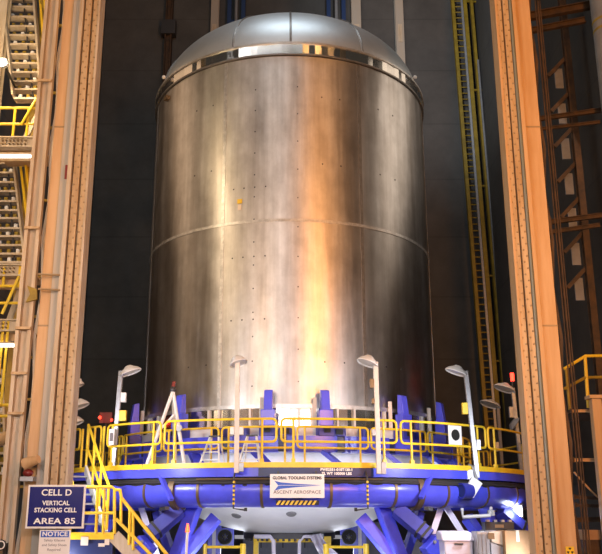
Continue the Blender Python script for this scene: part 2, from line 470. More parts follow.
# little drilled marks in regular rows, and the yellow sensor tag
mb = MB()
for az in (-21, -17, -13, -9):
    for z in (ZW + .95, ZW - .95, ZW - 2.6): mb.box(pol(RT + .002, az + .5, z), (.035, .012, .035), R(az))
for z in [ZB + .5 + .62 * k for k in range(14)]: mb.box(pol(RT + .002, -12.6, z), (.032, .012, .032), R(-12.6))
for z in [ZB + .6 + .8 * k for k in range(11)]: mb.box(pol(RT + .002, 3, z), (.03, .012, .03), R(3))
for az in (-38, -30, 12, 19, 36, 44):
    for z in (ZB + 1.1, ZW + 1.6, ZT - 1.2): mb.box(pol(RT + .002, az, z), (.035, .012, .035), R(az))
mb.build('drill_marks', M['dark_steel'], tank)
p = pol(RT + .01, -18.0, 9.62)
MB().box(p, (.13, .03, .12), R(-18)).build('sensor_tag', M['yellow_paint'], tank, label='small yellow tag above the girth weld')
MB().box(p - Vector((0, 0, .17)), (.09, .03, .14), R(-18)).build('tag_sticker', M['paper'], tank)

# ------------------------------------------------------------------ the blue work ring
RP = 6.75; ZD = 2.70
ring = thing('work_platform', (0, 0, 1.85), 'blue ring shaped work platform with yellow toe edge around the tank', 'platform')
MB().ring(4.95, RP - .02, ZD - .07, ZD - .02, 144).build('deck', M['grey_steel'], ring)
MB().ring(RP - .02, RP + .02, 2.655, 2.765, 144).build('toe_board', M['yellow_paint'], ring, label='yellow toe board')
MB().ring(RP - .10, RP, 2.47, 2.655, 144).build('fascia', M['blue_paint'], ring)
MB().ring(4.90, 4.95, 2.5, 2.80, 144).build('inner_toe_board', M['yellow_paint'], ring)
mb = MB()
for az in range(0, 360, 15): mb.bar(pol(5.0, az, 2.55), pol(RP - .1, az, 2.55), .10, .14)
mb.build('deck_beams', M['blue_deep'], ring)
MB().ring(6.15, 6.68, 2.33, 2.46, 96).build('cable_tray', M['black_rubber'], ring, label='black cable tray under the deck edge')
mb = MB()
for r, z, am in ((6.69, 2.40, .03), (6.70, 2.36, .03), (6.66, 2.31, .04)):
    pts = [pol(r + .02 * sin(az * 1.7), az, z + am * sin(R(az * 9)) * .5) for az in range(0, 360, 2)]
    mb.tube(pts, .028, 6, closed=True)
mb.build('cable_bundle', M['dark_steel'], ring)
mb = MB()
mb.tube([pol(6.73, az, 2.425) for az in range(-17, 19, 2)], .022, 8)
mb.build('pipe', M['strap_bronze'], ring, label='bronze pipe under the fascia')
# big blue tube ring
tr = thing('tube_ring', (0, 0, 2.2), 'thick blue tubular ring beam carrying the work platform', 'ring beam')
prof = [(6.38 + .335 * cos(2 * pi * k / 20), 2.19 + .335 * sin(2 * pi * k / 20)) for k in range(20)]
MB().lathe(prof, 144, closed_prof=True).build('ring_tube', M['blue_paint'], tr)
for az in (-78, -66, -54, -41, -28, -16.8, -5, 7.5, 19.8, 31.3, 42.5, 54.6, 66, 78, 100, 130, 160, 190, 220, 250):
    pr2 = [(6.38 + .352 * cos(2 * pi * k / 20), 2.19 + .352 * sin(2 * pi * k / 20)) for k in range(20)]
    MB().lathe(pr2, 1, az - .25, az + .25, closed_prof=True).build('strap_band', M['strap_bronze'], tr)
# clevis brackets holding the tube: saddle, hook strap, strut
for az in (-22, 25):
    o = thing('tube_saddle', tuple(pol(6.4, az, 1.8)), 'dark saddle clamp gripping the blue tube ring %s of the white company sign' % ('left' if az < 0 else 'right'), 'clamp')
    pr3 = [(6.38 + .40 * cos(2 * pi * k / 20), 2.19 + .40 * sin(2 * pi * k / 20)) for k in range(20)]
    MB().lathe(pr3, 1, az - .55, az + .55, closed_prof=True).build('hook_strap', M['strap_bronze'], o)
    sg = -1 if az < 0 else 1
    MB().bar(pol(6.86, az + sg * .0, 1.84), pol(6.66, az + sg * 2.2, 1.82), .10, .07).build('latch', M['dark_steel'], o)
    q0 = at(159, 474, -6.2) if az < 0 else at(432, 474, -6.05); q1 = at(171.5, 500, -6.42) if az < 0 else at(421, 498, -6.3)
    MB().bar(q0 + Vector((0, .12, 0)), q1, .10, .07).build('strut', M['blue_paint'], o)

# ------------------------------------------------------------------ guard rails


def arc(r, a0, a1, z, n=8):
    return [pol(r, a0 + (a1 - a0) * i / n, z) for i in range(n + 1)]


def loop(r, a0, a1, z0, z1, cr=.09):
    """rounded rectangle wrapped round a circle of radius r"""
    ca = math.degrees(cr / r); pts = []
    pts += arc(r, a0 + ca, a1 - ca, z1)
    for k in range(1, 4): t = pi / 2 * k / 4; pts.append(pol(r, a1 - ca + ca * sin(t), z1 - cr + cr * cos(t)))
    pts += [pol(r, a1, z1 - cr), pol(r, a1, z0 + cr)]
    for k in range(1, 4): t = pi / 2 * k / 4; pts.append(pol(r, a1 - ca + ca * cos(t), z0 + cr - cr * sin(t)))
    pts += arc(r, a1 - ca, a0 + ca, z0)
    for k in range(1, 4): t = pi / 2 * k / 4; pts.append(pol(r, a0 + ca - ca * sin(t), z0 + cr - cr * cos(t)))
    pts += [pol(r, a0, z0 + cr), pol(r, a0, z1 - cr)]
    for k in range(1, 4): t = pi / 2 * k / 4; pts.append(pol(r, a0 + ca - ca * cos(t), z1 - cr + cr * sin(t)))
    return pts


def rail(name, r, edges, label, gap=.45, tr=.026, skip=()):
    o = thing(name, (0, 0, ZD), label, 'guard rail')
    for i in range(len(edges) - 1):
        a0, a1 = edges[i] + gap, edges[i + 1] - gap
        if a1 - a0 < 1: continue
        p = MB().tube(loop(r, a0, a1, 3.19, 3.67), tr, 8, closed=True).build('rail_panel', M['yellow_paint'], o)
        w = a1 - a0
        for az in ((a0 + .10 * w, a1 - .12 * w) if w > 9 else ((a0 + a1) / 2,)):
            MB().tube([pol(r + .002, az, ZD), pol(r + .002, az, 3.66)], tr, 8).build('post', M['yellow_paint'], p)
            MB().box(pol(r, az, ZD + .06), (.085, .07, .16), R(az)).build('socket', M['yellow_paint'], p)
    return o


rail('outer_guardrail', 6.71, [-38.5 + 0, -24.3, -1.9, 20.6, 43.0, 65.5, 88, 110.5, 133, 155.5, 178, 200.5, 223, 245.5, 268, 290.5, 313], 'long yellow tube guardrail around the outer edge of the blue platform')
rail('inner_guardrail', 5.08, [-57, -37, -18.5, 1.6, 21.7, 41.4, 61, 81, 101, 121, 141, 161, 181, 201, 221, 241, 261, 281, 303], 'lower yellow tube guardrail around the inner edge, close to the tank')
g = thing('platform_gate', tuple(pol(6.71, -43.5, ZD)), 'narrow yellow gate at the top of the platform steps, far left end of the guardrail', 'gate')
MB().tube(loop(6.71, -44.2, -40.0, 3.0, 3.67), .026, 8, closed=True).build('gate_frame', M['yellow_paint'], g)
for az in (-46.5, -42.1, -39.2):
    MB().tube([pol(6.71, az, ZD), pol(6.71, az, 3.66)], .028, 8).build('post', M['yellow_paint'], g)

# ------------------------------------------------------------------ blue tooling between the rail and the tank
sup = thing('support_ring', (0, 0, 2.7), 'segmented blue support ring beam just inside the inner guardrail', 'support ring')
edges = list(range(-172, 188, 17))
for i, a in enumerate(edges):
    MB().ring(4.46, 4.72, 3.12, 3.50, 6, a + 1.2, a + 15.8).build('beam_segment', M['blue_paint'], sup)
    MB().ring(4.44, 4.68, 3.14, 3.48, 2, a - 1.2, a + 1.2).build('joint_block', M['blue_navy'], sup)
for a in range(-170, 190, 20):
    MB().bar(pol(4.62, a, 3.14), pol(5.0, a + 6, 2.66), .26, .10).build('slant_plate', M['blue_paint'], sup)
where = {-36.5: 'beside the white tripod on the left', -6.3: 'right of the left front lamp pole', 10.8: 'just right of the middle of the tank',
         38.5: 'right of the right front lamp pole', 62: 'at the far right edge of the tank', -66: 'at the far left edge of the tank'}
for az, wh in where.items():
    o = thing('hold_down_bracket', tuple(pol(4.6, az, 3.4)), 'tall blue stepped bracket, ' + wh, 'bracket')
    rz = R(az)
    MB().box(pol(4.56, az, 3.62), (.40, .34, .26), rz).build('base_block', M['blue_deep'], o, bevel=.015)
    MB().box(pol(4.57, az, 3.90), (.34, .26, .44), rz).build('lower_body', M['blue_paint'], o, bevel=.015)
    e = Vector((cos(rz), sin(rz), 0)); rr = Vector((sin(rz), -cos(rz), 0)); b0 = pol(4.45, az, 0)
    poly = [b0 + rr * .0 + Vector((0, 0, 4.1)) - e * .10, b0 + rr * .22 + Vector((0, 0, 4.1)) - e * .10, b0 + rr * .16 + Vector((0, 0, 4.58)) - e * .10, b0 + rr * .02 + Vector((0, 0, 4.62)) - e * .10]
    MB().prism(poly, e * .20).build('upper_arm', M['blue_paint'], o, bevel=.012)
    MB().box(pol(4.75, az, 3.64), (.15, .06, .13), rz).build('pin_hole', M['black_rubber'], o)
    MB().bar(pol(4.31, az - 2.6, 3.7), pol(4.30, az - 2.6, 4.45), .09, .06).build('side_bar', M['beige_pole'], o)
spots = {-21.5: 'left of the left front lamp pole', -14.4: 'right behind the left front lamp pole', -1: 'at the middle of the tank front', 14.5: 'behind the right front lamp pole', 24: 'left of the right stepped bracket', -45: 'near the left end of the tank foot', 46: 'near the right end of the tank foot'}
for az, wh in spots.items():
    o = thing('clamp_box', tuple(pol(4.65, az, 3.5)), 'small blue clamp box with dark eye, ' + wh, 'clamp')
    MB().box(pol(4.58, az, 3.60), (.34, .26, .22), R(az)).build('clamp_body', M['blue_deep'], o, bevel=.015)
    MB().box(pol(4.72, az, 3.60), (.17, .05, .13), R(az)).build('eye', M['black_rubber'], o)
MB_lad = [(-17.5, 'white folding stepladder left of the left front lamp pole'), (-8.6, 'white folding stepladder right of the left front lamp pole')]
for az, lab in MB_lad:
    o = thing('stepladder', tuple(pol(5.75, az, ZD)), lab, 'stepladder')
    for s in (-1, 1):
        MB().bar(pol(5.65, az + s * 1.0, 3.42), pol(5.95, az + s * 2.4, ZD), .035).build('front_rail', M['white_paint'], o)
        MB().bar(pol(5.60, az + s * 1.0, 3.42), pol(5.45, az + s * 2.2, ZD), .03).build('rear_leg', M['white_paint'], o)
    for k in range(1, 4):
        t = k / 4; MB().bar(pol(5.65 + .3 * t, az - 1 - 1.4 * t, 3.42 - .72 * t), pol(5.65 + .3 * t, az + 1 + 1.4 * t, 3.42 - .72 * t), .06, .025).build('step', M['white_paint'], o)
    MB().bar(pol(5.62, az - 1.3, 3.42), pol(5.62, az + 1.3, 3.42), .12, .03).build('top_step', M['dark_steel'], o)

# white tripod hoist on the platform
o = thing('tripod', tuple(pol(5.9, -30, ZD)), 'tall white three legged tripod hoist standing on the left of the platform', 'tripod')
top = at(173, 391, -5.0)
for (px, py, Y) in ((146, 464, -5.9), (185, 464, -5.7), (176, 462, -4.9)):
    q = at(px, py, Y); q.z = ZD
    MB().tube([top, q], .042, 8).build('leg', M['white_paint'], o)
    MB().box(q + Vector((0, 0, .03)), (.14, .14, .06)).build('foot', M['dark_steel'], o)
MB().ball(top + Vector((0, 0, .03)), .08).build('head', M['dark_steel'], o)
MB().tube([top + Vector((0, 0, .1)), top + Vector((.02, 0, .22))], .045).build('pulley', M['red_box'], o)
a = at(160, 430, -5.5); b = at(174, 415, -5.3)
MB().tube([a, b], .03).build('brace', M['white_paint'], o)
q = at(179, 428, -5.45)
MB().lathe([(.001, .05), (.075, .05), (.075, -.05), (.001, -.05)], 16, M=Matrix.Translation(q) @ Matrix.Rotation(pi / 2, 4, 'X')).build('winch', M['galvanised'], o)

# ------------------------------------------------------------------ lamp poles


def lamp_pole(base, top, label, head_dir, w=.10, mt='beige_pole', boxes=(), hr=.24, lit=0, off=.75):
    base = Vector(base); top = Vector(top); d = (top - base).normalized()
    o = thing('lamp_pole', tuple(base), label, 'work light')
    MB().bar(base, top, w, w, (0, 1, 0)).build('pole', M[mt], o, bevel=.008)
    hd = Vector(head_dir).normalized()
    c = top + hd * hr * off + Vector((0, 0, .0))
    T = Matrix.Translation(c) @ (Vector((0, 0, 1)) + hd * -.38).to_track_quat('Z', 'Y').to_matrix().to_4x4()
    MB().lathe([(.001, .13), (.07, .13), (.12, .09), (hr * .8, .035), (hr, -.03), (hr * .98, -.05), (hr * .9, -.02), (.1, .05), (.001, .06)], 28, M=T).build('lamp_shade', M['lens_glass'] if mt == 'x' else M['white_paint'], o)
    MB().lathe([(.001, -.035), (hr * .86, -.025), (hr * .86, -.012), (.001, -.02)], 28, M=T).build('lens', M['lens_glass'], o)
    MB().bar(top - d * .05 - hd * .05, top + hd * hr * (off + .45) + Vector((0, 0, .06)), .05, .07).build('arm', M['galvanised'], o)
    if lit:
        l = bpy.data.lights.new('lamp_beam', 'SPOT'); l.energy = lit; l.color = (.92, .94, 1.0); l.spot_size = R(110); l.spot_blend = .7; l.shadow_soft_size = .12
        lo = bpy.data.objects.new('lamp_beam', l); lo.location = c + Vector((0, 0, -.10)); COL.objects.link(lo); aim(lo, (c.x * .72, c.y * .72, 2.7))
    for (t, sx, sz, side, mm, nm) in boxes:
        p = base.lerp(top, t) + Vector((side * (w / 2 + sx / 2), 0, 0))
        MB().box(p, (sx, .12, sz)).build(nm, M[mm], o, bevel=.01)
    return o


b = at(236.5, 473, -6.9); t = at(237.5, 362, -6.85)
lamp_pole(b, t, 'beige lamp pole clamped to the platform front, left of the white company sign', (.25, -.2, 0), lit=10, off=.1, hr=.2, boxes=((.05, .10, .18, 1, 'galvanised', 'foot_clamp'), (.37, .09, .16, -1, 'white_paint', 'bracket'), (.37, .09, .16, 1, 'white_paint', 'bracket')))
q = b.lerp(t, .38) + Vector((0, .04, 0))
b = at(379, 474, -6.75); t = at(375.5, 362, -6.7)
lamp_pole(b, t, 'beige lamp pole clamped to the platform front, right of the white company sign', (-.6, -.2, 0), lit=10, boxes=((.85 - .05, .09, .20, -1, 'strap_bronze', 'ballast_box'), (.66 - .02, .06, .12, -1, 'strap_bronze', 'switch_box'), (.05, .10, .25, 1, 'galvanised', 'foot_clamp'), (.36, .08, .14, -1, 'galvanised', 'bracket')))
b = at(112, 480, -5.35); t = at(121, 371, -5.3)
lamp_pole(b, t, 'white lamp pole with yellow box at the left end of the platform', (1, .1, 0), lit=10, mt='galvanised', hr=.27, boxes=((.75, .12, .22, 1, 'white_paint', 'ballast_box'), (.58, .16, .24, 1, 'yellow_paint', 'yellow_box'), (.04, .12, .3, 1, 'galvanised', 'foot_clamp')))
b = at(477.5, 478, -5.40); t = at(465.5, 371, -5.3)
lamp_pole(b, t, 'tall white lamp pole with yellow box on the right part of the platform', (-1, .1, 0), lit=10, mt='galvanised', hr=.27, boxes=((.64, .13, .26, -1, 'yellow_paint', 'yellow_box'), (.03, .2, .22, -1, 'galvanised', 'foot_clamp'), (.30, .1, .24, 1, 'galvanised', 'bracket')))
b = at(502, 465, 2.4); t = at(497.5, 404, 2.4); b.z = ZD
lamp_pole(b, t, 'dimmer lamp pole on the far side of the platform, under the yellow ladder', (-1, -.3, 0), mt='grey_steel', hr=.34, boxes=((.45, .14, .3, -1, 'galvanised', 'ballast_box'),))
b = at(521, 462, -1.6); t = at(512.5, 388, -1.6); b.z = ZD
o = lamp_pole(b, t, 'lamp pole with a red beacon half behind the right orange column', (-1, -.2, 0), mt='galvanised', hr=.30, boxes=((.72, .12, .30, -1, 'galvanised', 'ballast_box'),))
q = at(512.5, 381, -1.6)
MB().tube([t, q], .025).build('beacon_stem', M['dark_steel'], o)
MB().tube([q, q + Vector((0, 0, .22))], .055, 10).build('beacon', M['red_lamp'], o, label='glowing red beacon')
c = at(514, 424, -1.75)
MB().lathe([(.001, .08), (.1, .08), (.22, -.02), (.20, -.04), (.001, .02)], 20, M=Matrix.Translation(c) @ Matrix.Rotation(R(-55), 4, 'Y')).build('side_lamp', M['galvanised'], o)
for (px, py, hr, Y, lab) in ((80, 385, .15, -4.9, 'topmost of three lamp heads peeking out behind the left column'), (80, 406, .22, -5.0, 'middle one of three lamp heads peeking out behind the left column'), (76, 423, .20, -4.8, 'lowest of three lamp heads peeking out behind the left column')):
    t = at(px - 7, py, Y); b = Vector((t.x - .05, Y, ZD if Y > -5 else 2.72))
    lamp_pole(b, t, lab, (1, -.1, .15), mt='beige_pole', hr=hr, w=.08)

# white plate with a round hole hung on the rail
o = thing('target_plate', tuple(pol(6.76, 37, 3.1)), 'white square plate with a dark round hole hung on the guardrail at right', 'plate')
c = at(455, 435, -5.45)
rz = R(34)
MB().box(c, (.40, .02, .44), rz).build('plate', M['sign_white'], o)
e = Vector((sin(rz), -cos(rz), 0))
MB().lathe([(.001, .016), (.125, .016), (.125, 0), (.001, 0)], 28, M=Matrix.Translation(c + e * .006) @ e.to_track_quat('Z', 'Y').to_matrix().to_4x4()).build('hole', M['black_rubber'], o)
# papers tied to the left rail
o = thing('paper_notice', tuple(at(113, 437, -5.6)), 'white paper notice tied to the guardrail behind the left lamp pole', 'notice')
MB().box(at(111.5, 437, -5.62), (.16, .015, .36), R(-38)).build('sheet', M['sign_white'], o)
MB().box(at(111.5, 437, -5.64), (.10, .01, .18), R(-38)).build('print', M['ink_grey'], o)
# red sign box on the left
o = thing('alarm_box', tuple(at(106, 418, -2)), 'dark red alarm box with a glowing lamp at the left of the tank', 'alarm')
c = at(106, 418, -2.2)
MB().box(c, (.32, .12, .28)).build('housing', M['red_box'], o)
MB().ball(at(99.8, 417.5, -2.35), .045).build('lamp', M['red_lamp'], o)
MB().ball(at(111.6, 420, -2.35), .035).build('lamp', M['red_lamp'], o)
MB().tube([c - Vector((0, 0, .1)), Vector((c.x, c.y, 3.1)), Vector((pol(6.7, 290, 0).x, c.y, 2.72))], .04).build('bracket', M['dark_steel'], o)
# hanging inspection hooks with yellow black tape
for (px, side, lab) in ((233.5, 1, 'thin hanging rod with hooked foot and striped tape below the left lamp pole'), (368, -1, 'thin hanging rod with hooked foot and striped tape below the right lamp pole')):
    a = at(px, 479, -6.92); b = at(px, 508.5, -6.92)
    o = thing('hanging_rod', tuple(b), lab, 'rod')
    a.z = 2.58; a.y = -math.sqrt(6.745 ** 2 - b.x ** 2); a.x = b.x
    MB().tube([a, Vector((b.x, b.y, a.z - .12)), b, b + Vector((side * .22, 0, -.03))], .018, 6).build('rod', M['dark_steel'], o)
    MB().box(b + Vector((side * .25, 0, -.02)), (.06, .06, .07)).build('hook', M['black_rubber'], o)
    for k in range(6):
        MB().tube([b + Vector((0, 0, .08 + k * .085)), b + Vector((0, 0, .12 + k * .085))], .025, 8).build('tape', M['yellow_paint'], o)

# ------------------------------------------------------------------ signs on the ring
c0 = at(270, 474, -6.86); c1 = at(324.5, 498, -6.86)
cx, cz, w, h = (c0.x + c1.x) / 2, (c0.z + c1.z) / 2, c1.x - c0.x, c0.z - c1.z
YS = -6.86
o = thing('company_sign', (cx, YS, cz), 'white sign reading GLOBAL TOOLING SYSTEMS over a blue arrow swoosh', 'sign')
MB().box((cx, YS, cz), (w, .03, h)).build('panel', M['sign_white'], o, bevel=.005)
lettering('GLOBAL TOOLING SYSTEMS', .082, (cx, YS - .017, cz + h * .33), 'ink_dark', o, sx=.93, bold=.0035)
lettering('ASCENT AEROSPACE', .092, (cx, YS - .017, cz - h * .26), 'ink_grey', o, sx=1.08, bold=.001)
def sp(u, v): return Vector((cx + u * w, YS - .0155, cz + v * h))
MB().prism([sp(-.42, .22), sp(-.30, .15), sp(0, .09), sp(.44, .035), sp(0, .035), sp(-.30, .04), sp(-.35, .025)], (0, -.003, 0)).build('swoosh', M['sign_blue'], o, label='blue upper swoosh')
MB().prism([sp(-.42, -.20), sp(-.35, .005), sp(-.30, .02), sp(0, .018), sp(.44, .02), sp(0, -.05), sp(-.30, -.12)], (0, -.003, 0)).build('swoosh', M['sign_blue'], o, label='blue lower swoosh')
for k in (-1, 1): MB().lim(cx + k * w * .35 - .02, cx + k * w * .35 + .02, YS + .01, -6.70, cz + h * .3, cz + h * .5 + .06).build('hanger', M['dark_steel'], o)
o = thing('hazard_stripe', (cx, -6.74, 1.95), 'strip of yellow and black hazard tape under the white company sign', 'tape')
z0, z1 = at(300, 505, -6.76).z, at(300, 500.5, -6.76).z; x0, x1 = at(276, 500, -6.76).x, at(319, 500, -6.76).x
MB().lim(x0, x1, -6.765, -6.66, z0, z1).build('backing', M['black_rubber'], o)
n = 9
for k in range(n):
    a = x0 + (x1 - x0 - .06) * k / n; wd = (x1 - x0) / n * .5
    MB().prism([Vector((a, -6.768, z0)), Vector((a + wd, -6.768, z0)), Vector((a + wd + .06, -6.768, z1)), Vector((a + .06, -6.768, z1))], (0, .004, 0)).build('yellow_bar', M['yellow_paint'], o)
o = thing('load_plate', tuple(at(335, 468.5, -6.72)), 'dark load plate with white part number lettering on the platform fascia', 'label plate')
MB().ring(RP - .05, RP + .008, 2.475, 2.652, 24, -5.5, 15.2).build('plate', M['blue_navy'], o)
for (t, z) in (('PWE2351-010T130-1', 2.612), ('TL WT 100000 LBS', 2.532)):
    lettering(t, .075, pol(RP + .012, 8.4, z), 'ink_white', o, bold=.003, sx=1.0, rz=R(8.4))

# ------------------------------------------------------------------ legs under the ring


def support_leg(az, sg, label, group=None):
    """az: where the leg stands on the ring; sg: side towards which its outrigger arm turns"""
    T = Matrix.Rotation(R(az), 4, 'Z')
    o = thing('leg_assembly', tuple(T @ Vector((0, -6.2, 0))), label, 'support leg', group)
    def P(x, y, z): return T @ Vector((sg * x, y, z))
    ur = T.to_3x3() @ Vector((0, -1, 0))
    MB().bar(P(-.05, -6.0, 1.92), P(.62, -6.1, 0.05), .27, .27, ur).build('upright', M['blue_paint'], o, bevel=.015)
    MB().bar(P(-.42, -5.7, 1.66), P(.26, -6.0, .76), .25, .22, ur).build('brace', M['blue_paint'], o, bevel=.012)
    MB().bar(P(.95, -5.9, 1.76), P(.38, -6.05, .66), .17, .2, ur).build('brace', M['blue_deep'], o, bevel=.012)
    p0, p1 = P(.16, -6.30, 1.82), P(.70, -6.72, 1.25)
    MB().bar(p0, p1, .29, .30, ur).build('outrigger_arm', M['blue_deep'], o, bevel=.015)
    for k in (.70, .86):
        MB().bar(p0.lerp(p1, k), p0.lerp(p1, k + .06), .315, .325, ur).build('strap', M['black_rubber'], o)
    MB().bar(P(.66, -6.75, 1.16), P(.96, -6.75, .80), .42, .30, ur).build('jack_block', M['blue_paint'], o, bevel=.02)
    MB().bar(P(.88, -6.75, .95), P(.88, -6.75, .05), .18, .18, ur).build('jack_post', M['blue_deep'], o, bevel=.012)
    mb = MB()
    for (x, z) in ((.72, 1.16), (.98, 1.02), (.72, .88), (.92, .76)):
        mb.tube([P(x, -6.89, z), P(x, -6.94, z)], .035, 8)
    mb.build('bolts', M['galvanised'], o)
    for (x, y) in ((.62, -6.1), (.88, -6.75)): MB().box(P(x, y, .03), (.5, .5, .06), R(az)).build('base_plate', M['blue_deep'], o)
    return o


support_leg(20.0, 1, 'blue splayed support leg with outrigger arm under the right front of the tube ring')
support_leg(-20.5, -1, 'blue splayed support leg with outrigger arm under the left front of the tube ring')
support_leg(52, 1, 'blue support leg under the far right of the tube ring, behind the white bin')
support_leg(-52, -1, 'blue support leg under the far left of the tube ring, behind the lower yellow stairs')
# pale tie bars beside the legs
for i, (px0, py0, px1, py1, Y, lab) in enumerate(((440, 511, 433, 532, -5.0, 'pale sloping tie bar right of the right front support leg, upper end left'), (448, 510, 461, 531, -5.0, 'pale sloping tie bar above the white bin'),
                               (142, 510, 150, 534, -5.0, 'pale upright tie bar left of the left front support leg'), (150, 534, 146, 556, -5.0, 'lower pale tie bar behind the lower stair handrail'))):
    a = at(px0, py0, Y); b = at(px1, py1, Y)
    o = thing('tie_bar', tuple(b), lab, 'tie bar')
    MB().bar(a + (a - b) * .25, b + (b - a) * 1.0, .13, .05, (0, 1, 0)).build('bar', M['plastic_sheet'], o)
    MB().box(b + (b - a) * .2, (.18, .12, .1)).build('clevis', M['blue_deep'], o)
# two utility posts with round fans
for (px, lab, pf) in ((215, 'blue utility post with a black fan under the left of the lower dome', 225), (359, 'blue utility post with a black fan under the right of the lower dome', 349)):
    Y = 1.5
    a = at(px, 514, Y); x = a.x
    o = thing('fan_post', (x, Y, 0), lab, 'fan')
    MB().lim(x - .19, x + .19, Y - .1, Y + .1, 0, 1.6).build('post', M['blue_paint'], o, bevel=.01)
    MB().lim(x - .02 * 0 - .05, x + .05, Y - .16, Y - .1, 0, 1.58).build('cable_cover', M['plastic_sheet'], o)
    c = at(pf, 537, Y - .25)
    MB().box(c + Vector((0, .12, 0)), (.50, .14, .50)).build('fan_frame', M['blue_paint'], o, bevel=.01)
    Tm = Matrix.Translation(c) @ Matrix.Rotation(pi / 2, 4, 'X')
    MB().lathe([(.09, -.04), (.20, -.04), (.22, 0), (.20, .05), (.09, .03)], 32, M=Tm, closed_prof=True).build('fan_ring', M['black_rubber'], o)
    mb = MB()
    for k in range(6): t = k * pi / 3; mb.bar(c + Vector((.05 * cos(t), -.0, .05 * sin(t))), c + Vector((  .19 * cos(t), .03, .19 * sin(t))), .06, .015, (0, 1, 0))
    mb.build('fan_blades', M['dark_steel'], o)
    MB().ball(c + Vector((0, -.03, 0)), .05).build('hub', M['grey_steel'], o)
    MB().box(at(pf + (14 if pf < 300 else -12), 537, Y - .3), (.25, .2, .10)).build('switch', M['white_paint'], o)
# yellow portal frame under the manhole
Y = -.8
a = at(253.5, 538.5, Y); b = at(331, 538.5, Y)
o = thing('portal_frame', ((a.x + b.x) / 2, Y, 0), 'yellow portal frame standing under the manhole of the lower dome', 'frame')
MB().lim(a.x, b.x, Y - .07, Y + .07, a.z - .1, a.z + .06).build('beam', M['yellow_paint'], o, bevel=.01)
for x in (a.x + .07, b.x - .07): MB().lim(x - .07, x + .07, Y - .07, Y + .07, 0, a.z - .1).build('post', M['yellow_paint'], o, bevel=.01)
o = thing('bent_pipe', tuple(at(274, 552, Y - .3)), 'white bent pipe frame in front of the yellow portal frame', 'pipe')
pts = [at(254, 536.5, -1.2), at(270, 536.5, -1.2), at(273.5, 541, -1.2), at(274.5, 556, -1.2)]; pts[-1].z = 0
MB().tube(pts, .055, 8).build('pipe', M['plastic_sheet'], o)
pts = [at(318, 536.5, -1.2), at(304, 536.5, -1.2), at(299.5, 541, -1.2), at(299, 556, -1.2)]; pts[-1].z = 0
MB().tube(pts, .045, 8).build('pipe', M['plastic_sheet'], o)
MB().box(at(318, 536.0, -1.2), (.28, .2, .1)).build('bracket', M['galvanised'], o)
for (p0, p1, lab, e) in ((205, 243, 'low yellow hand rail under the dome at the left', 1), (326, 366, 'low yellow hand rail under the dome at the right', 0)):
    Y = -2.2; a = at(p0, 547, Y); b = at(p1, 547, Y)
    o = thing('hand_rail', ((a.x + b.x) / 2, Y, 0), lab, 'hand rail')
    MB().tube([a, b], .035).build('top_rail', M['yellow_paint'], o)
    for k, x in enumerate((a.x, b.x)):
        big = (k == e) or True
        MB().tube([(x, Y, 0), (x, Y, a.z + (.08 if big else 0))], .075 if k == e or e == 0 else .05, 10).build('post', M['yellow_paint'], o)
# white plastic sheet hanging from the frame, a rumpled cloth
vs = []; fs = []; nu, nv = 14, 22
for i in range(nv + 1):
    t = i / nv
    for k in range(nu + 1):
        u = k / nu
        xl = 309 + 9 * t ** .6 + 6 * t ** 2; xr = 321 + 3 * t + 30 * t ** 2
        py = 536 + 26 * t - 3 * u * (1 - t)
        p = at(xl + (xr - xl) * u, py, -1.5 - .25 * t)
        p.y += .07 * sin(u * 15 + t * 4) + .03 * sin(t * 17 + u * 3); vs.append(p)
for i in range(nv):
    for k in range(nu): q = i * (nu + 1) + k; fs.append((q, q + 1, q + nu + 2, q + nu + 1))
o = MB().add(vs, fs).build('plastic_sheet', M['plastic_sheet'])
o.modifiers.new('thickness', 'SOLIDIFY').thickness = .012
tag(o, 'lilac white plastic sheet draped from the yellow portal frame', 'sheet')
# wand lamp, back door and cabinets below the ring
o = thing('wand_lamp', tuple(at(187, 548, -5)), 'small orange signal lamp on a white stick at the left front leg', 'lamp')
a = at(187.5, 531, -6.6)
MB().tube([Vector((a.x - .03, a.y, 0.4)), a], .03).build('stick', M['white_paint'], o)
MB().tube([Vector((a.x - .03, a.y, 0)), Vector((a.x - .03, a.y, .4))], .05).build('stand', M['dark_steel'], o)
MB().tube([a - Vector((0, 0, .02)), a + Vector((0, 0, .15))], .05, 10, r2=.02).build('bulb', M['orange_lamp'], o, label='glowing orange bulb')
for (x0, x1, top_, nm, mt, lab) in ((243, 330, 531, 'equipment_cabinet', 'cabinet_grey', 'wide grey equipment cabinet far behind, under the middle of the dome'),
                               (365, 388, 522, 'equipment_cabinet', 'cabinet_grey', 'tall grey cabinet behind the right front support leg'),
                               (190, 212, 526, 'equipment_cabinet', 'cabinet_grey', 'tall grey cabinet behind the left front support leg'),
                               (396, 424, 541, 'storage_crate', 'white_paint', 'low pale crate behind the right outrigger arm')):
    Y = 7.7; a = at(x0, top_, Y); b = at(x1, top_, Y)
    o = thing(nm, ((a.x + b.x) / 2, Y, 0), lab, 'cabinet' if 'cab' in nm else 'crate')
    MB().lim(a.x, b.x, Y, Y + .8, 0, a.z).build('body', M[mt], o, bevel=.02)
    n = max(1, int((b.x - a.x) / .7))
    for k in range(n):
        xa = a.x + (b.x - a.x) * k / n + .03; xb = a.x + (b.x - a.x) * (k + 1) / n - .03
        MB().lim(xa, xb, Y - .03, Y, .08, a.z - .06).build('door', M[mt], o, bevel=.008)
        MB().lim(xb - .12, xb - .08, Y - .06, Y - .03, a.z * .5, a.z * .5 + .2).build('handle', M['dark_steel'], o)

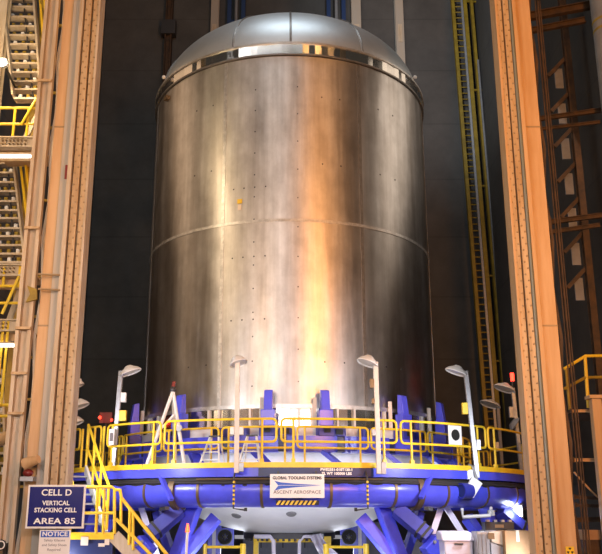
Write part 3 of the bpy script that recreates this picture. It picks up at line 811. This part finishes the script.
# right lower corner: bin, cabinet, box, equipment
Y = -7.6
a = at(443, 536, Y); b = at(476, 532, Y)
o = thing('waste_bin', ((a.x + b.x) / 2, Y + .3, 0), 'lilac white plastic bin with sloped lid below the blue tube at right', 'bin')
x0, x1 = at(444, 540, Y).x, at(473, 540, Y).x; zt = at(460, 541, Y).z
MB().hexa([(x0 + .05, Y + .05, 0), (x1 - .05, Y + .05, 0), (x1 - .05, Y + .6, 0), (x0 + .05, Y + .6, 0), (x0, Y, zt), (x1, Y, zt), (x1, Y + .65, zt), (x0, Y + .65, zt)]).build('body', M['plastic_sheet'], o, bevel=.03)
zl = at(460, 532.5, Y).z
MB().prism([(x0 - .04, Y - .04, zt), (x0 - .04, Y + .69, zt), (x0 - .04, Y + .60, zl + .03), (x0 - .04, Y + .12, zl - .02)], (x1 - x0 + .08, 0, 0)).build('lid', M['plastic_sheet'], o, bevel=.03)
MB().lim(x0 + .2, x1 - .2, Y - .03, Y + .02, zt - .07, zt - .04).build('handle_slot', M['dark_steel'], o)
Y = -7.9
x0, x1 = at(477, 540, Y).x, at(489, 540, Y).x; zt = at(480, 531.5, Y).z
o = thing('locker', ((x0 + x1) / 2, Y, 0), 'narrow grey ribbed locker between the white bin and the brown carton', 'locker')
MB().lim(x0, x1, Y, Y + .5, 0, zt).build('body', M['galvanised'], o, bevel=.015)
for k in range(3): MB().lim(x0 + .02 + k * (x1 - x0) / 3, x0 + .02 + k * (x1 - x0) / 3 + .06, Y - .02, Y, .05, zt - .05).build('rib', M['grey_steel'], o)
MB().lim(x1 - .02, x1 + .1, Y - .04, Y + .1, zt - .14, zt - .03).build('latch', M['orange_lamp'] if False else M['strap_bronze'], o)
Y = -8.0
x0, x1 = at(505, 540, Y).x, at(531, 540, Y).x; zt = at(515, 530.5, Y).z
o = thing('carton', ((x0 + x1) / 2, Y, 0), 'tall brown cardboard carton beside the right orange column', 'carton')
MB().lim(x0, x1, Y, Y + .7, 0, zt).build('box', M['cardboard'], o, bevel=.01)
MB().lim((x0 + x1) / 2 - .03, (x0 + x1) / 2 + .03, Y - .004, Y + .70, zt - .2, zt + .003).build('tape', M['paper'], o)
Y = -7.8
pp = [at(489, 532, Y), at(504, 531, Y), at(503.5, 546, Y), at(492, 542, Y)]
o = thing('fabric_cover', tuple(at(497, 545, Y)), 'beige folded fabric cover between locker and carton', 'cover')
MB().prism(pp, (0, .25, 0)).build('cover', M['paper'], o, bevel=.02)
MB().prism([at(491, 543, Y), at(503.5, 547, Y), Vector((at(503.5, 547, Y).x, Y, 0)), Vector((at(491, 547, Y).x, Y, 0))], (0, .25, 0)).build('cart_side', M['cabinet_grey'], o)
Y = -4.6
x0, x1 = at(485, 520, Y).x, at(514, 520, Y).x; z0, z1 = at(500, 530, Y).z, at(500, 522, Y).z
o = thing('control_unit', ((x0 + x1) / 2, Y, z0), 'dark electronic control unit with an orange label under the tube at right', 'control box')
MB().lim(x0, x1, Y, Y + .4, z0, z1).build('housing', M['dark_steel'], o, bevel=.015)
MB().lim(x0 + .22, x0 + .42, Y - .01, Y, z0 + .05, z0 + .12).build('label_strip', M['cardboard'], o)
for k in range(4): MB().lim(x0 + .05 + k * .17, x0 + .12 + k * .17, Y + .05, Y + .2, z1, z1 + .05).build('connector', M['galvanised'], o)
MB().lim(x0 - .02, x1 + .02, Y - .05, Y + .5, 0, z0).build('stand', M['cabinet_grey'], o)
o = thing('light_bar', tuple(at(475, 517, -5.2)), 'white tube bar bracket hanging under the tube ring at right', 'bar')
pts = [at(462, 508, -5.2), at(463, 517, -5.2), at(490, 515.5, -5.2), at(491, 508, -5.0)]
MB().tube(pts, .04).build('bar', M['white_paint'], o)
MB().box(at(491, 513, -5.1), (.14, .1, .12)).build('bracket', M['galvanised'], o)
o = thing('service_lamp', tuple(at(518, 511, -3.6)), 'bright white service lamp glaring beside the right column under the tube', 'lamp')
c = at(518.0, 511, -3.6)
MB().box(c + Vector((0, .1, 0)), (.26, .14, .34)).build('housing', M['dark_steel'], o)
MB().box(c, (.18, .05, .24)).build('lamp_glass', M['cool_lamp'], o)
MB().lim(c.x - .03, c.x + .03, c.y + .06, c.y + .12, 0, c.z - .15).build('stand', M['dark_steel'], o)
l = bpy.data.lights.new('service_lamp_light', 'POINT'); l.energy = 18; l.color = (.85, .93, 1); l.shadow_soft_size = .12
lo = bpy.data.objects.new('service_lamp_light', l); lo.location = c - Vector((.1, .3, 0)); COL.objects.link(lo)
o = thing('junction_box', tuple(at(473, 488, -5.3)), 'tilted white junction box on the blue tube at right', 'box')
c = at(473, 487.5, -5.55)
MB().bar(c + Vector((-.12, 0, -.16)), c + Vector((.10, 0, .16)), .26, .14, (0, 1, 0)).build('box', M['white_paint'], o, bevel=.015)
MB().tube([c + Vector((.10, 0, .16)), c + Vector((.05, .1, .45)), c + Vector((.0, .25, .5))], .03).build('cable', M['galvanised'], o)
o = thing('duct_collar', tuple(at(463, 491, -5.4)), 'round dark flanged opening on the blue tube under the white junction box', 'collar')
c = at(463, 491, -5.62)
e = Vector((-.9, -.55, .0)).normalized()
MB().lathe([(.13, -.2), (.17, -.2), (.17, .07), (.14, .07), (.13, .0), (.001, .0)], 28, M=Matrix.Translation(c) @ e.to_track_quat('Z', 'Y').to_matrix().to_4x4()).build('collar', M['blue_deep'], o)
MB().lathe([(.001, .05), (.135, .05), (.135, .0), (.001, .0)], 28, M=Matrix.Translation(c) @ e.to_track_quat('Z', 'Y').to_matrix().to_4x4()).build('dark_opening', M['blue_navy'], o)

# ------------------------------------------------------------------ steps and landing at the left
ZL = 1.31
x0, x1 = at(60, 535, -8.0).x, at(113, 535, -8.0).x
o = thing('stair_landing', ((x0 + x1) / 2, -7.6, 0), 'blue stair landing with yellow edge behind the CELL D sign', 'landing')
MB().lim(x0, x1, -8.0, -6.95, ZL - .05, ZL).build('deck', M['grey_steel'], o)
MB().lim(x0, x1 + .02, -8.03, -8.0, ZL - .06, ZL + .07).build('toe_board', M['yellow_paint'], o)
MB().lim(x0, x1, -7.99, -7.93, ZL - .62, ZL - .06).build('side_panel', M['blue_navy'], o)
for x in (x0 + .06, x1 - .06):
    for y in (-7.9, -7.05): MB().lim(x - .05, x + .05, y - .05, y + .05, 0, ZL - .05).build('post', M['blue_deep'], o)
def px3(px, py): return at(px, py, -8.02)
mb = MB(); mb.tube([px3(82, 487), px3(112, 487), px3(114.5, 489), px3(114.5, 534)], .030)
mb.tube([px3(82, 513), px3(114, 513)], .028); mb.build('front_rail', M['yellow_paint'], o)
MB().tube([px3(96, 534), px3(97.5, 487)], .028).build('rail_post', M['yellow_paint'], o)
MB().tube([px3(103, 534), px3(104.5, 489)], .028).build('rail_post', M['yellow_paint'], o)
for (px, py, w, h) in ((84.5, 541, .14, .16), (101.5, 545, .12, .06), (107, 542, .09, .11)):
    MB().box(at(px, py, -8.035) , (w, .01, h)).build('paper_tag', M['paper'], o)
# lower flight, running down to the right
o = thing('lower_stairs', (at(150, 560, -8.0).x, -7.6, 0), 'yellow railed lower stair flight running down right from the landing', 'stairs')
def lower(dy):
    mb = MB()
    mb.tube([at(116, 490, -8.05 + dy), at(120, 490, -8.05 + dy), at(121.5, 498, -8.05 + dy), at(168, 556, -8.05 + dy)], .034)
    mb.tube([at(116, 519, -8.05 + dy), at(156, 560, -8.05 + dy)], .032)
    return mb
for dy in (0, .85):
    r_ = lower(dy).build('handrail', M['yellow_paint'], o)
    for (a, b) in (((121, 498), (121, 524)), ((130, 508), (129, 545)), ((133, 512), (133, 550))):
        MB().tube([at(*a, -8.05 + dy), at(*b, -8.05 + dy)], .028).build('rail_post', M['yellow_paint'], r_)
    a = at(114, 536, -8.0 + dy); b = at(152, 574, -8.0 + dy); k = a.z / (a.z - b.z); b = a + (b - a) * min(k, 3)
    MB().bar(a, b, .05, .24, (0, 0, 1)).build('stringer', M['cream_steel'], o)
a = at(114, 536, -8.0); b = at(152, 574, -8.0); b = a + (b - a) * (a.z / (a.z - b.z))
for k in range(1, 7):
    p = a.lerp(b, k / 7); MB().lim(p.x - .12, p.x + .12, -7.97, -7.17, p.z - .02, p.z + .02).build('tread', M['grey_steel'], o)
# upper flight, from the landing up to the platform
o = thing('upper_stairs', (-3.85, -7.4, ZL), 'steep upper stair flight with yellow handrails from the landing up to the platform', 'stairs')
pa, pb = Vector((-3.62, -7.35, ZL)), Vector((-4.62, -5.15, ZD))
side = Vector((-.62, -.42, 0))
for s in (0, 1):
    a = pa + side * s; b = pb + side * s
    MB().bar(a, b, .05, .2).build('stringer', M['white_paint'], o)
    h = MB(); h.tube([a + Vector((0, 0, .05)), a + Vector((0, 0, .95)), b + Vector((0, 0, 1.0))], .032); h.tube([a + Vector((0, 0, .5)), b + Vector((0, 0, .5))], .028)
    h = h.build('handrail', M['yellow_paint'], o)
    for t in (.33, .66, 1): q = a.lerp(b, t); MB().tube([q, q + Vector((0, 0, .98))], .028).build('rail_post', M['yellow_paint'], h)
for k in range(1, 7):
    q = pa.lerp(pb, k / 7); MB().add([q + Vector((-.02, -.1, 0)), q + side + Vector((-.02, -.1, 0)), q + side + Vector((-.08, .12, 0)), q + Vector((-.08, .12, 0)),
              q + Vector((-.02, -.1, .035)), q + side + Vector((-.02, -.1, .035)), q + side + Vector((-.08, .12, .035)), q + Vector((-.08, .12, .035))],
             [(0, 3, 2, 1), (4, 5, 6, 7), (0, 1, 5, 4), (1, 2, 6, 5), (2, 3, 7, 6), (3, 0, 4, 7)]).build('tread', M['galvanised'], o)

# ------------------------------------------------------------------ the two built-up steel columns
YC = -9.0
def strip(parent, name, xa, xb, y0, y1, m, z1=30, **k):
    a, b = sorted((xa, xb))
    return MB().lim(a, b, y0, y1, 0, z1).build(name, M[m], parent, bevel=.006, **k)
def steel_column(px, yref, m_edge, m_plate, m_face, label, sg, m_face2):
    X = [at(p, yref, YC).x for p in px]
    # px: inner edge, rim end, plate1 a, b, plate2 a, b, strip a, b, face end
    o = thing('steel_column', ((X[0] + X[-1]) / 2, YC + .4, 0), label, 'column')
    strip(o, 'column_core', X[1] - sg * .01, X[7], YC + .12, YC + .38, m_plate)
    strip(o, 'rim_strip', X[1], X[1] - sg * .05, YC - .02, YC + .38, m_edge)
    strip(o, 'rivet_angle', X[2], X[3], YC + .02, YC + .14, m_plate)
    strip(o, 'rivet_angle', X[4], X[5], YC + .0, YC + .14, m_plate)
    strip(o, 'edge_strip', X[6], X[7], YC - .05, YC + .14, m_edge)
    f = strip(o, 'web_face', X[7], X[8], YC + .16, YC + .50, m_face)
    if m_face2:
        strip(o, 'grey_face', X[7], X[7] + (X[8] - X[7]) * .45, YC + .10, YC + .17, m_face2, label='greyer half of the web face')
    mb = MB()
    for z in (5.2, 9.4, 16.2): mb.lim(min(X[7], X[8]) - .003, max(X[7], X[8]) + .003, YC + .150, YC + .2, z, z + .03)
    mb.build('splice_seam', M['rivet_steel'], f)
    for (i, dx) in ((2, .28), (2, .80), (4, .30), (4, .78)):
        x = X[i] + (X[i + 1] - X[i]) * dx; mb = MB()
        yy = YC + (.02 if i == 2 else 0)
        for k in range(92):
            z = .2 + k * .25 + (.125 if dx > .5 else 0)
            mb.lathe([(.022, .0), (.018, .012), (.001, .018)], 6, M=Matrix.Translation((x, yy, z)) @ Matrix.Rotation(pi / 2, 4, 'X'))
        mb.build('rivet_row', M['rivet_steel'], o)
    mb = MB(); z = 0; k = 0; xo = X[8] + sg * -.0
    xa, xb = X[8] - sg * .012, X[8] - sg * .09
    while z < 26:
        mb.bar((xa, YC + .3, z), (xb, YC + .28, z + 1.0), .06, .015, (0, 1, 0)); mb.bar((xb, YC + .28, z + 1.0), (xa, YC + .3, z + 2.0), .06, .015, (0, 1, 0)); z += 2.0
    mb.build('lacing_bars', M[m_edge] if sg > 0 else M['rust_steel'], o)
    return o, X


oL, XL = steel_column((77, 70, 68, 61.5, 59.5, 52.5, 51, 46.5, 25), 450, 'cream_steel', 'column_steel', 'column_orange', 'broad riveted beige steel column left of the tank, behind the CELL D sign', 1, 'column_grey')
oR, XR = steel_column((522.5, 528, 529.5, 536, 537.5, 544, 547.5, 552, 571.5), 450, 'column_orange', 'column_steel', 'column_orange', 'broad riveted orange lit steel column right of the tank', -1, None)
x = at(545.6, 450, YC).x
MB().tube([(x, YC - .02, 0), (x, YC - .02, 30)], .030).build('conduit', M['conduit_green'], oR, label='grey green conduit')
for (py, w) in ((474, 0),):
    pass
p = at(67, 172, YC - .03)
MB().box(p, (.08, .02, .30)).build('red_mark', M['red_box'], oL, label='red paint mark')
for py in (274, 289):
    a = at(38, py, YC - .05); b = at(60, py + 1, YC - .05); MB().tube([a, b], .02).build('tie_rod', M['rivet_steel'], oL)
# wires and pipes beside the right column
o = thing('pipe_run', (at(577, 450, -8.7).x, -8.6, 0), 'thin rusty vertical pipes along the outer edge of the right column', 'pipes')
for (px, r, m) in ((575.5, .014, 'rust_steel'), (578.5, .022, 'rust_steel'), (581, .014, 'rust_steel')):
    x = at(px, 450, -8.5).x; MB().tube([(x, -8.5, 0), (x, -8.5, 28)], r, 6).build('pipe', M[m], o)
# post beside the left column
o = thing('post', (at(14, 450, -9).x, -8.7, 0), 'beige wide flange post at far left of the riveted left column', 'post')
xa, xb = at(7, 450, -8.9).x, at(19.5, 450, -8.9).x
MB().lim(xa, xb, -8.80, -8.76, 0, 28).build('web', M['cream_steel'], o)
for x in (xa, xb): MB().lim(x - .035, x + .035, -8.93, -8.80, 0, 28).build('flange', M['cream_steel'], o)
for py in (83, 230, 330, 375, 415):
    p = at(30, py, -8.9); MB().lim(xa - .03, xb + .03, -8.99, -8.93, p.z, p.z + .05).build('tie_band', M['column_steel'], o)
c = at(31, 294, -9.0)
MB().prism([c + Vector((-.09, 0, -.16)), c + Vector((.12, 0, -.1)), c + Vector((.10, 0, .1)), c + Vector((-.09, 0, .17)), c + Vector((-.02, 0, 0))], (0, .06, 0)).build('bracket_plate', M['yellow_dull'], o)
o = thing('horn_speaker', tuple(at(32, 462, -9.2)), 'beige horn shaped cylinder on the left column above the CELL D sign', 'horn')
a = at(25, 464, -9.15); b = at(38.5, 459, -9.25)
MB().tube([a, b], .11, 14, r2=.075).build('barrel', M['column_orange'], o)
MB().lim(a.x + .05, a.x + .15, -9.12, -8.905, a.z - .05, a.z + .05).build('bracket', M['dark_steel'], o)
o = thing('warning_bell', tuple(at(28, 473, -9.1)), 'red brown round bell on a grey bracket above the corner of the CELL D sign', 'bell')
MB().ball(at(28, 473, -9.1), .095, 14, .75).build('bell', M['red_box'], o)
MB().box(at(28, 479, -9.05), (.24, .2, .08)).build('bracket', M['galvanised'], o)
MB().lim(at(28, 479, -9.05).x - .05, at(28, 479, -9.05).x + .05, -9.0, -8.905, at(28, 479, -9).z - .03, at(28, 479, -9).z + .03).build('arm', M['dark_steel'], o)

# CELL D sign and the notice below it
YS = -9.30
def sign_at(x0, y0, x1, y1, Y):
    a = at((x0 + x1) / 2, y0, Y); b = at((x0 + x1) / 2, y1, Y); ym = (y0 + y1) / 2
    xl, xr = at(x0, ym, Y).x, at(x1, ym, Y).x
    return (xl + xr) / 2, (a.z + b.z) / 2, xr - xl, a.z - b.z
cx, cz, w, h = sign_at(27, 484.8, 85, 528.6, YS)
o = thing('cell_sign', (cx, YS, cz), 'navy blue sign with white words CELL D VERTICAL STACKING CELL AREA 85', 'sign')
MB().box((cx, YS, cz), (w, .03, h)).build('frame', M['sign_white'], o, bevel=.004, label='white border')
MB().box((cx, YS - .010, cz), (w - .07, .02, h - .07)).build('panel', M['sign_navy'], o)
for (t, s, v, k) in (('CELL D', .150, .315, 1.08), ('VERTICAL', .106, .075, .98), ('STACKING CELL', .106, -.085, .92), ('AREA 85', .140, -.335, 1.36)):
    lettering(t, s, (cx, YS - .022, cz + v * h), 'ink_white', o, bold=.003, sx=k)
for s in (-1, 1): MB().lim(cx + s * .2 - .03, cx + s * .2 + .03, YS + .01, YC, cz - .1, cz + .1).build('bracket', M['dark_steel'], o)
cx2, cz2, w2, h2 = sign_at(39, 530, 70, 556, YS)
o = thing('notice_sign', (cx2, YS, cz2), 'small white notice sign with blue header hanging below the navy CELL D sign', 'sign')
MB().box((cx2, YS, cz2), (w2, .02, h2)).build('panel', M['sign_white'], o)
MB().box((cx2, YS - .008, cz2 + h2 * .34), (w2 - .05, .012, h2 * .24)).build('header', M['sign_blue'], o, label='blue header')
lettering('NOTICE', .105, (cx2, YS - .016, cz2 + h2 * .34), 'ink_white', o, bold=.003, sx=1.12)
for (t, v) in (('Safety Glasses', .10), ('and Safety Shoes', -.08), ('Required', -.26)): lettering(t, .058, (cx2, YS - .012, cz2 + v * h2), 'ink_grey', o, sx=1.05)
for s in (-1, 1): MB().lim(cx2 + s * .1 - .02, cx2 + s * .1 + .02, YS + .005, YC + .0, cz2 - .05, cz2 + .05).build('bracket', M['dark_steel'], o)
o = thing('round_sign', tuple(at(1, 545, -9.1)), 'round black and white plate at the bottom left corner', 'sign')
c = at(1, 545, -9.1); Tm = Matrix.Translation(c) @ Matrix.Rotation(pi / 2, 4, 'X')
MB().lathe([(.001, .01), (.10, .01), (.10, -.01), (.001, -.01)], 8, M=Tm).build('plate', M['black_rubber'], o)
MB().lathe([(.055, .014), (.075, .014), (.075, .005), (.055, .005)], 24, M=Tm, closed_prof=True).build('white_ring', M['sign_white'], o)
MB().lim(c.x - .03, c.x + .03, -9.09, -8.8, c.z - .03, c.z + .03).build('arm', M['dark_steel'], o)
MB().lim(c.x - .03, c.x + .03, -8.86, -8.80, 0, c.z).build('stand', M['dark_steel'], o)

# ------------------------------------------------------------------ stair tower at the left
def flight(rows, xl, xr, Y0, dy, label, hand):
    ym = (rows[0] + rows[-1]) / 2
    p = at((xl(rows[-1]) + xr(rows[-1])) / 2, rows[-1], Y0)
    o = thing('tower_stairs', tuple(p), label, 'stairs')
    n = len(rows); L = []; Rr = []
    for i, y in enumerate(rows):
        Y = Y0 + dy * (n - 1 - i); a = at(xl(y), y, Y); b = at(xr(y), y, Y); L.append(a); Rr.append(b)
        MB().lim(a.x, b.x, Y, Y + .24, a.z - .05, a.z).build('tread', M['cream_steel'], o)
        for k in range(3):
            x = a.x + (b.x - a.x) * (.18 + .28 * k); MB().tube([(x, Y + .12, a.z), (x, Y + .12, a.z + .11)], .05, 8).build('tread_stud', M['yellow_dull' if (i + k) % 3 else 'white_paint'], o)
    for q in (L, Rr): MB().bar(q[0], q[-1], .05, .24, (0, 1, 0)).build('stringer', M['cream_steel'], o)
    m = Vector(((L[0].x + Rr[0].x) / 2 + .08, L[0].y + .12, L[0].z)); m2 = Vector(((L[-1].x + Rr[-1].x) / 2 + .1, L[-1].y + .12, L[-1].z))
    MB().tube([m, m2], .022).build('centre_rod', M['dark_steel'], o)
    for (dx, dz) in hand:
        MB().tube([Rr[0] + Vector((dx, 0, dz)), Rr[-1] + Vector((dx, 0, dz))], .035).build('handrail', M['yellow_paint'], o)
    return o


flight([-14, -4, 5.5, 15.5, 25, 34, 43, 53, 62, 71, 80, 88, 97], lambda y: 4 + .1 * y, lambda y: 34.5 + .075 * y, -6.0, .12, 'topmost open stair flight in the tower at far left', ((.14, .1), (.2, .45)))
flight([162, 171.4, 181, 190, 200, 209, 217, 227, 235, 244, 252.5, 261], lambda y: -8, lambda y: 15 + .115 * (y - 168), -6.0, .12, 'middle open stair flight in the tower at far left', ((.13, .1), (.19, .45)))
flight([372, 382, 392, 402, 412, 422, 432, 442, 452, 462, 472], lambda y: -14, lambda y: 4 + .03 * (y - 372), -5.6, .12, 'lowest open stair flight in the tower, beside the beige pipe', ((.10, .1),))
def tower_deck(yb0, yb1, xr, yr1, yr2, lab, diag, posts, mt, lab2, yl, xl2):
    Y = -6.5
    a = at(-14, yb0, Y); b = at(xr, yb0, Y); zb = at(xr, yb1, Y).z
    o = thing('tower_deck', (b.x, Y, zb), lab, 'landing')
    MB().ibeam((a.x, Y, (a.z + zb) / 2), (b.x, Y, (a.z + zb) / 2), .22, a.z - zb, .03).build('edge_beam', M['cream_steel'], o)
    MB().lim(a.x, b.x, Y + .05, Y + 1.6, a.z - .04, a.z + .0).build('deck_plate', M['column_orange'], o)
    for k in range(8):
        for r_ in (0, 1): MB().tube([(b.x - .25 - k * .09, Y - .14, a.z - .09 - r_ * .09), (b.x - .25 - k * .09, Y - .0, a.z - .09 - r_ * .09)], .018, 6).build('bolt', M['rivet_steel'], o)
    for y in (yr1, yr2): MB().tube([at(-14, y, Y), at(xr - 1, y, Y)], .033).build('rail', M['yellow_paint'], o)
    for x in posts: MB().tube([Vector((at(x, yr1, Y).x, Y, a.z)), at(x, yr1, Y)], .033).build('rail_post', M['yellow_paint'], o)
    MB().tube([at(*diag[0], Y - .06), at(*diag[1], Y - .06)], .036).build('sloping_rail', M['yellow_paint'], o)
    MB().bar(at(diag[0][0] - 3, diag[0][1] + 22, Y + .5), at(diag[1][0] + 5, diag[1][1] + 12, Y + .5), .06, .12).build('brace', M['cream_steel'], o)
    MB().lim(a.x, b.x, Y + .2, Y + .3, zb - .22, zb).build('under_beam', M['column_orange'], o)
    # fluorescent fitting below it
    Yl = -6.7; c0 = at(-14, yl, Yl); c1 = at(xl2, yl, Yl)
    o = thing('tube_light', (c1.x, Yl, c1.z), lab2, 'light')
    MB().lim(c0.x, c1.x, Yl - .05, Yl + .05, c1.z + .035, c1.z + .07).build('housing', M['cream_steel'], o)
    MB().tube([(c0.x, Yl, c1.z), (c1.x, Yl, c1.z)], .032, 10).build('tube', M['tube_lamp'], o)
    for x in (c1.x - .1, c1.x - 1.0):
        MB().tube([(x, Yl, c1.z + .08), (x, Yl + .25, zb - .2)], .015, 6).build('hanger', M['dark_steel'], o)


tower_deck(138, 148.5, 37, 108, 124, 'upper tower landing with yellow rails at far left', ((42.5, 89), (21, 125)), (15.5, 29), 0, 'lit fluorescent tube under the upper tower landing', 156.5, 33)
tower_deck(265, 277, 26, 286, 303, 'middle tower landing with cream beam and yellow rails', ((25, 263), (2, 314)), (3, 18.5), 0, 'dim end of tube light under the middle tower landing', 313.5, -6)
tower_deck(320, 332, 19, 405, 416, 'lower tower landing with peach beam at far left', ((2, 396), (-8, 425)), (-4, 1), 0, 'lit fluorescent tube under the lower tower landing', 345.5, 15.5)
o = thing('tower_post', (at(-27, 300, -5.2).x, -5.2, 0), 'pale steel post behind the bright flood lamp at far left', 'post')
x = at(-27, 300, -5.2).x
MB().ibeam((x, -5.2, 0), (x, -5.2, 26), .3, .3, .04, up=(0, 1, 0)).build('post_beam', M['cream_steel'], o)
x = at(27, 200, -4.8).x
o = thing('tower_post', (x, -4.8, 0), 'yellow painted upright behind the stair flights at far left', 'post')
MB().lim(x - .09, x + .09, -4.9, -4.7, 0, 26).build('upright', M['yellow_dull'], o)
for z in range(2, 25, 1): MB().lim(x, x + .55, -4.85, -4.78, z + .3, z + .36).build('crossbar', M['yellow_dull'], o)
MB().lim(x + .53, x + .60, -4.86, -4.76, 0, 26).build('upright', M['cream_steel'], o)
o = thing('flood_lamp', tuple(at(2, 62, -7)), 'glaring warm flood lamp in front of the top stairs at far left', 'lamp')
c = at(2.5, 62, -7)
MB().ball(c, .085, 16).build('bulb', M['flood_lamp'], o)
MB().lathe([(.11, .02), (.13, .10), (.05, .18), (.001, .18)], 20, M=Matrix.Translation(c) @ Matrix.Rotation(R(-80), 4, 'X')).build('reflector', M['galvanised'], o)
MB().tube([c + Vector((0, .16, 0)), c + Vector((-.1, 1.4, .0))], .03).build('arm', M['dark_steel'], o)
l = bpy.data.lights.new('flood_lamp_light', 'POINT'); l.energy = 350; l.color = (1, .75, .45); l.shadow_soft_size = .15
lo = bpy.data.objects.new('flood_lamp_light', l); lo.location = c + Vector((.0, -.25, 0)); COL.objects.link(lo)
o = thing('vent_pipe', tuple(at(8, 437, -7.3)), 'thick beige pipe stub pointing right at far left above the round sign', 'pipe')
a = at(-12, 445, -7.2); b = at(19, 432.5, -7.6)
MB().tube([a, b], .125, 16).build('pipe', M['column_orange'], o)
MB().tube([b - (b - a).normalized() * .04, b + (b - a).normalized() * .01], .14, 16).build('pipe_end', M['column_grey'], o)
for py in (497, 505):
    pass

# ------------------------------------------------------------------ rusty frame work at the right
Y = -4.0
o = thing('rusty_tower', (at(590, 320, Y).x, Y, 0), 'dark rusty braced steel tower with grey panels right of the orange column', 'tower')
x = at(577.5, 160, Y).x
MB().ibeam((x, Y, 0), (x, Y, 26), .17, .2, .03, up=(0, 1, 0)).build('post_beam', M['rust_steel'], o)
x2 = at(556, 160, Y).x
for py in (60, 95, 130, 165, 200, 235, 270):
    zz = at(570, py, Y).z
    MB().bar((x - .55, Y + .1, zz - .45), (x - .02, Y + .05, zz + .10), .10, .12, (0, 1, 0)).build('brace', M['rust_steel'], o)
    MB().lim(x - .32, x - .10, Y + .2, Y + .24, zz - .75, zz - .15).build('panel', M['grey_steel'], o)
beams = ((527, 17, 592, 5, -5.5, .20, 'upper one of the two top rusty beams at the right'), (529, 31, 585, 20, -5.5, .15, 'lower one of the two top rusty beams at the right'), (538, 119, 610, 109, -5.5, .11, 'upper one of the rusty beam pair level with the duct end'), (541, 129, 600, 122, -5.5, .08, 'lower one of the rusty beam pair level with the duct end'),
         (550, 222, 612, 214, -5.5, .12, 'rusty beam at half height beside the orange column'), (551, 232, 600, 225, -5.5, .10, 'thin rusty beam just under the half height beam'), (571, 411, 594, 411, -6.3, .06, 'thin light edge beam under the right yellow railing'), (573, 460, 602, 460, -6.3, .07, 'thin light beam low beside the orange column'),
         (574, 497, 612, 499, -6.0, .07, 'upper one of two low rusty pipes at the right edge'), (575, 505, 612, 507, -6.0, .07, 'lower one of two low rusty pipes at the right edge'), (575, 520, 612, 519, -6.0, .10, 'lowest rusty beam at the bottom right'))
for (a0, b0, a1, b1, Yb, w_, lab) in beams:
    a = at(a0, b0, Yb); b = at(a1, b1, Yb)
    o = thing('cross_beam', tuple(a), lab, 'beam')
    MB().ibeam(a, b, w_ * .8, w_, .02).build('beam', M['column_orange' if 'light' in lab else 'rust_steel'], o)
    e_ = (b - a).normalized()
    MB().bar(a - e_ * .02, a + e_ * .02, w_ * 1.4, w_ * 1.6).build('end_plate', M['rust_steel'], o)
c = at(613, 50, -6.0)
o = thing('air_duct', (c.x, -6, c.z - 2), 'big grey round duct with yellow bands in the top right corner', 'duct')
z0 = at(602, 112, -6.0).z
MB().lathe([(.001, z0), (.42, z0), (.42, 24), (.001, 24)], 40, M=Matrix.Translation((c.x, -6, 0))).build('duct', M['duct_grey'], o)
for py in (24, 33):
    zz = at(600, py, -6.0).z; MB().lathe([(.425, zz), (.425, zz + .07)], 40, M=Matrix.Translation((c.x, -6, 0))).build('band', M['yellow_dull'], o)
Yr = -6.2
o = thing('side_railing', tuple(at(586, 405, Yr)), 'dim yellow corner railing beyond the right orange column', 'guard rail')
for (y0, y1) in ((369, 356), (389, 377.5)):
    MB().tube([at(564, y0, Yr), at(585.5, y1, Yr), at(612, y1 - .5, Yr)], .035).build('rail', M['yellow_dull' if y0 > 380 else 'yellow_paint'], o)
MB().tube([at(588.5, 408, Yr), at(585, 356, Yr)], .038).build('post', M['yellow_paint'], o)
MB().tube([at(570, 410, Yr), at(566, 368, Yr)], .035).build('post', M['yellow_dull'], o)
a = at(568, 411, Yr); b = at(612, 411, Yr)
MB().lim(a.x, b.x, Yr - .02, Yr + 1.5, a.z - .06, a.z).build('deck', M['rust_steel'], o)
o = thing('short_column', (at(598, 450, -6.6).x, -6.6, 0), 'short peach coloured column with a cap at the right edge', 'column')
x0, x1 = at(594, 440, -6.6).x, at(604, 440, -6.6).x; zt = at(598, 399, -6.6).z
MB().lim(x0, x1, -6.7, -6.5, 0, zt).build('shaft', M['column_orange'], o, bevel=.01)
MB().lim(x0 - .06, x1 + .06, -6.76, -6.44, zt, zt + .07).build('cap', M['column_orange'], o)
o = thing('slack_cable', tuple(at(590, 490, -6.2)), 'dark slack cable sloping down at the lower right', 'cable')
pts = [at(574, 472, -6.2).lerp(at(612, 508, -6.2), k / 10) - Vector((0, 0, .06 * sin(pi * k / 10))) for k in range(11)]
MB().tube(pts, .02, 6).build('cable', M['column_orange'], o)
o = thing('wooden_crate', (at(593, 540, -6.4).x, -6.2, 0), 'brown crate on a stand at the bottom right edge', 'crate')
x0, x1 = at(585, 535, -6.4).x, at(601, 535, -6.4).x; z0, z1 = at(590, 540, -6.4).z, at(590, 530, -6.4).z
MB().lim(x0, x1, -6.4, -5.9, z0, z1).build('box', M['cardboard'], o, bevel=.01)
MB().lim(x0 + .02, x1 - .02, -6.38, -5.92, 0, z0).build('stand', M['rust_steel'], o)
o = thing('warning_sticker', tuple(at(573.5, 551, -9)), 'small yellow and black warning trefoil plate low on the right column', 'sign')
c = at(570, 551, -8.86)
MB().box(c, (.15, .012, .15)).build('plate', M['yellow_paint'], o)
mb = MB()
for k in range(3):
    t = R(90 + 120 * k); pts = [c + Vector((.012 * cos(t), -.008, .012 * sin(t)))] + [c + Vector((.06 * cos(t + d), -.008, .06 * sin(t + d))) for d in (-.5, -.25, 0, .25, .5)]
    mb.prism(pts, (0, -.003, 0))
mb.build('trefoil', M['black_rubber'], o)
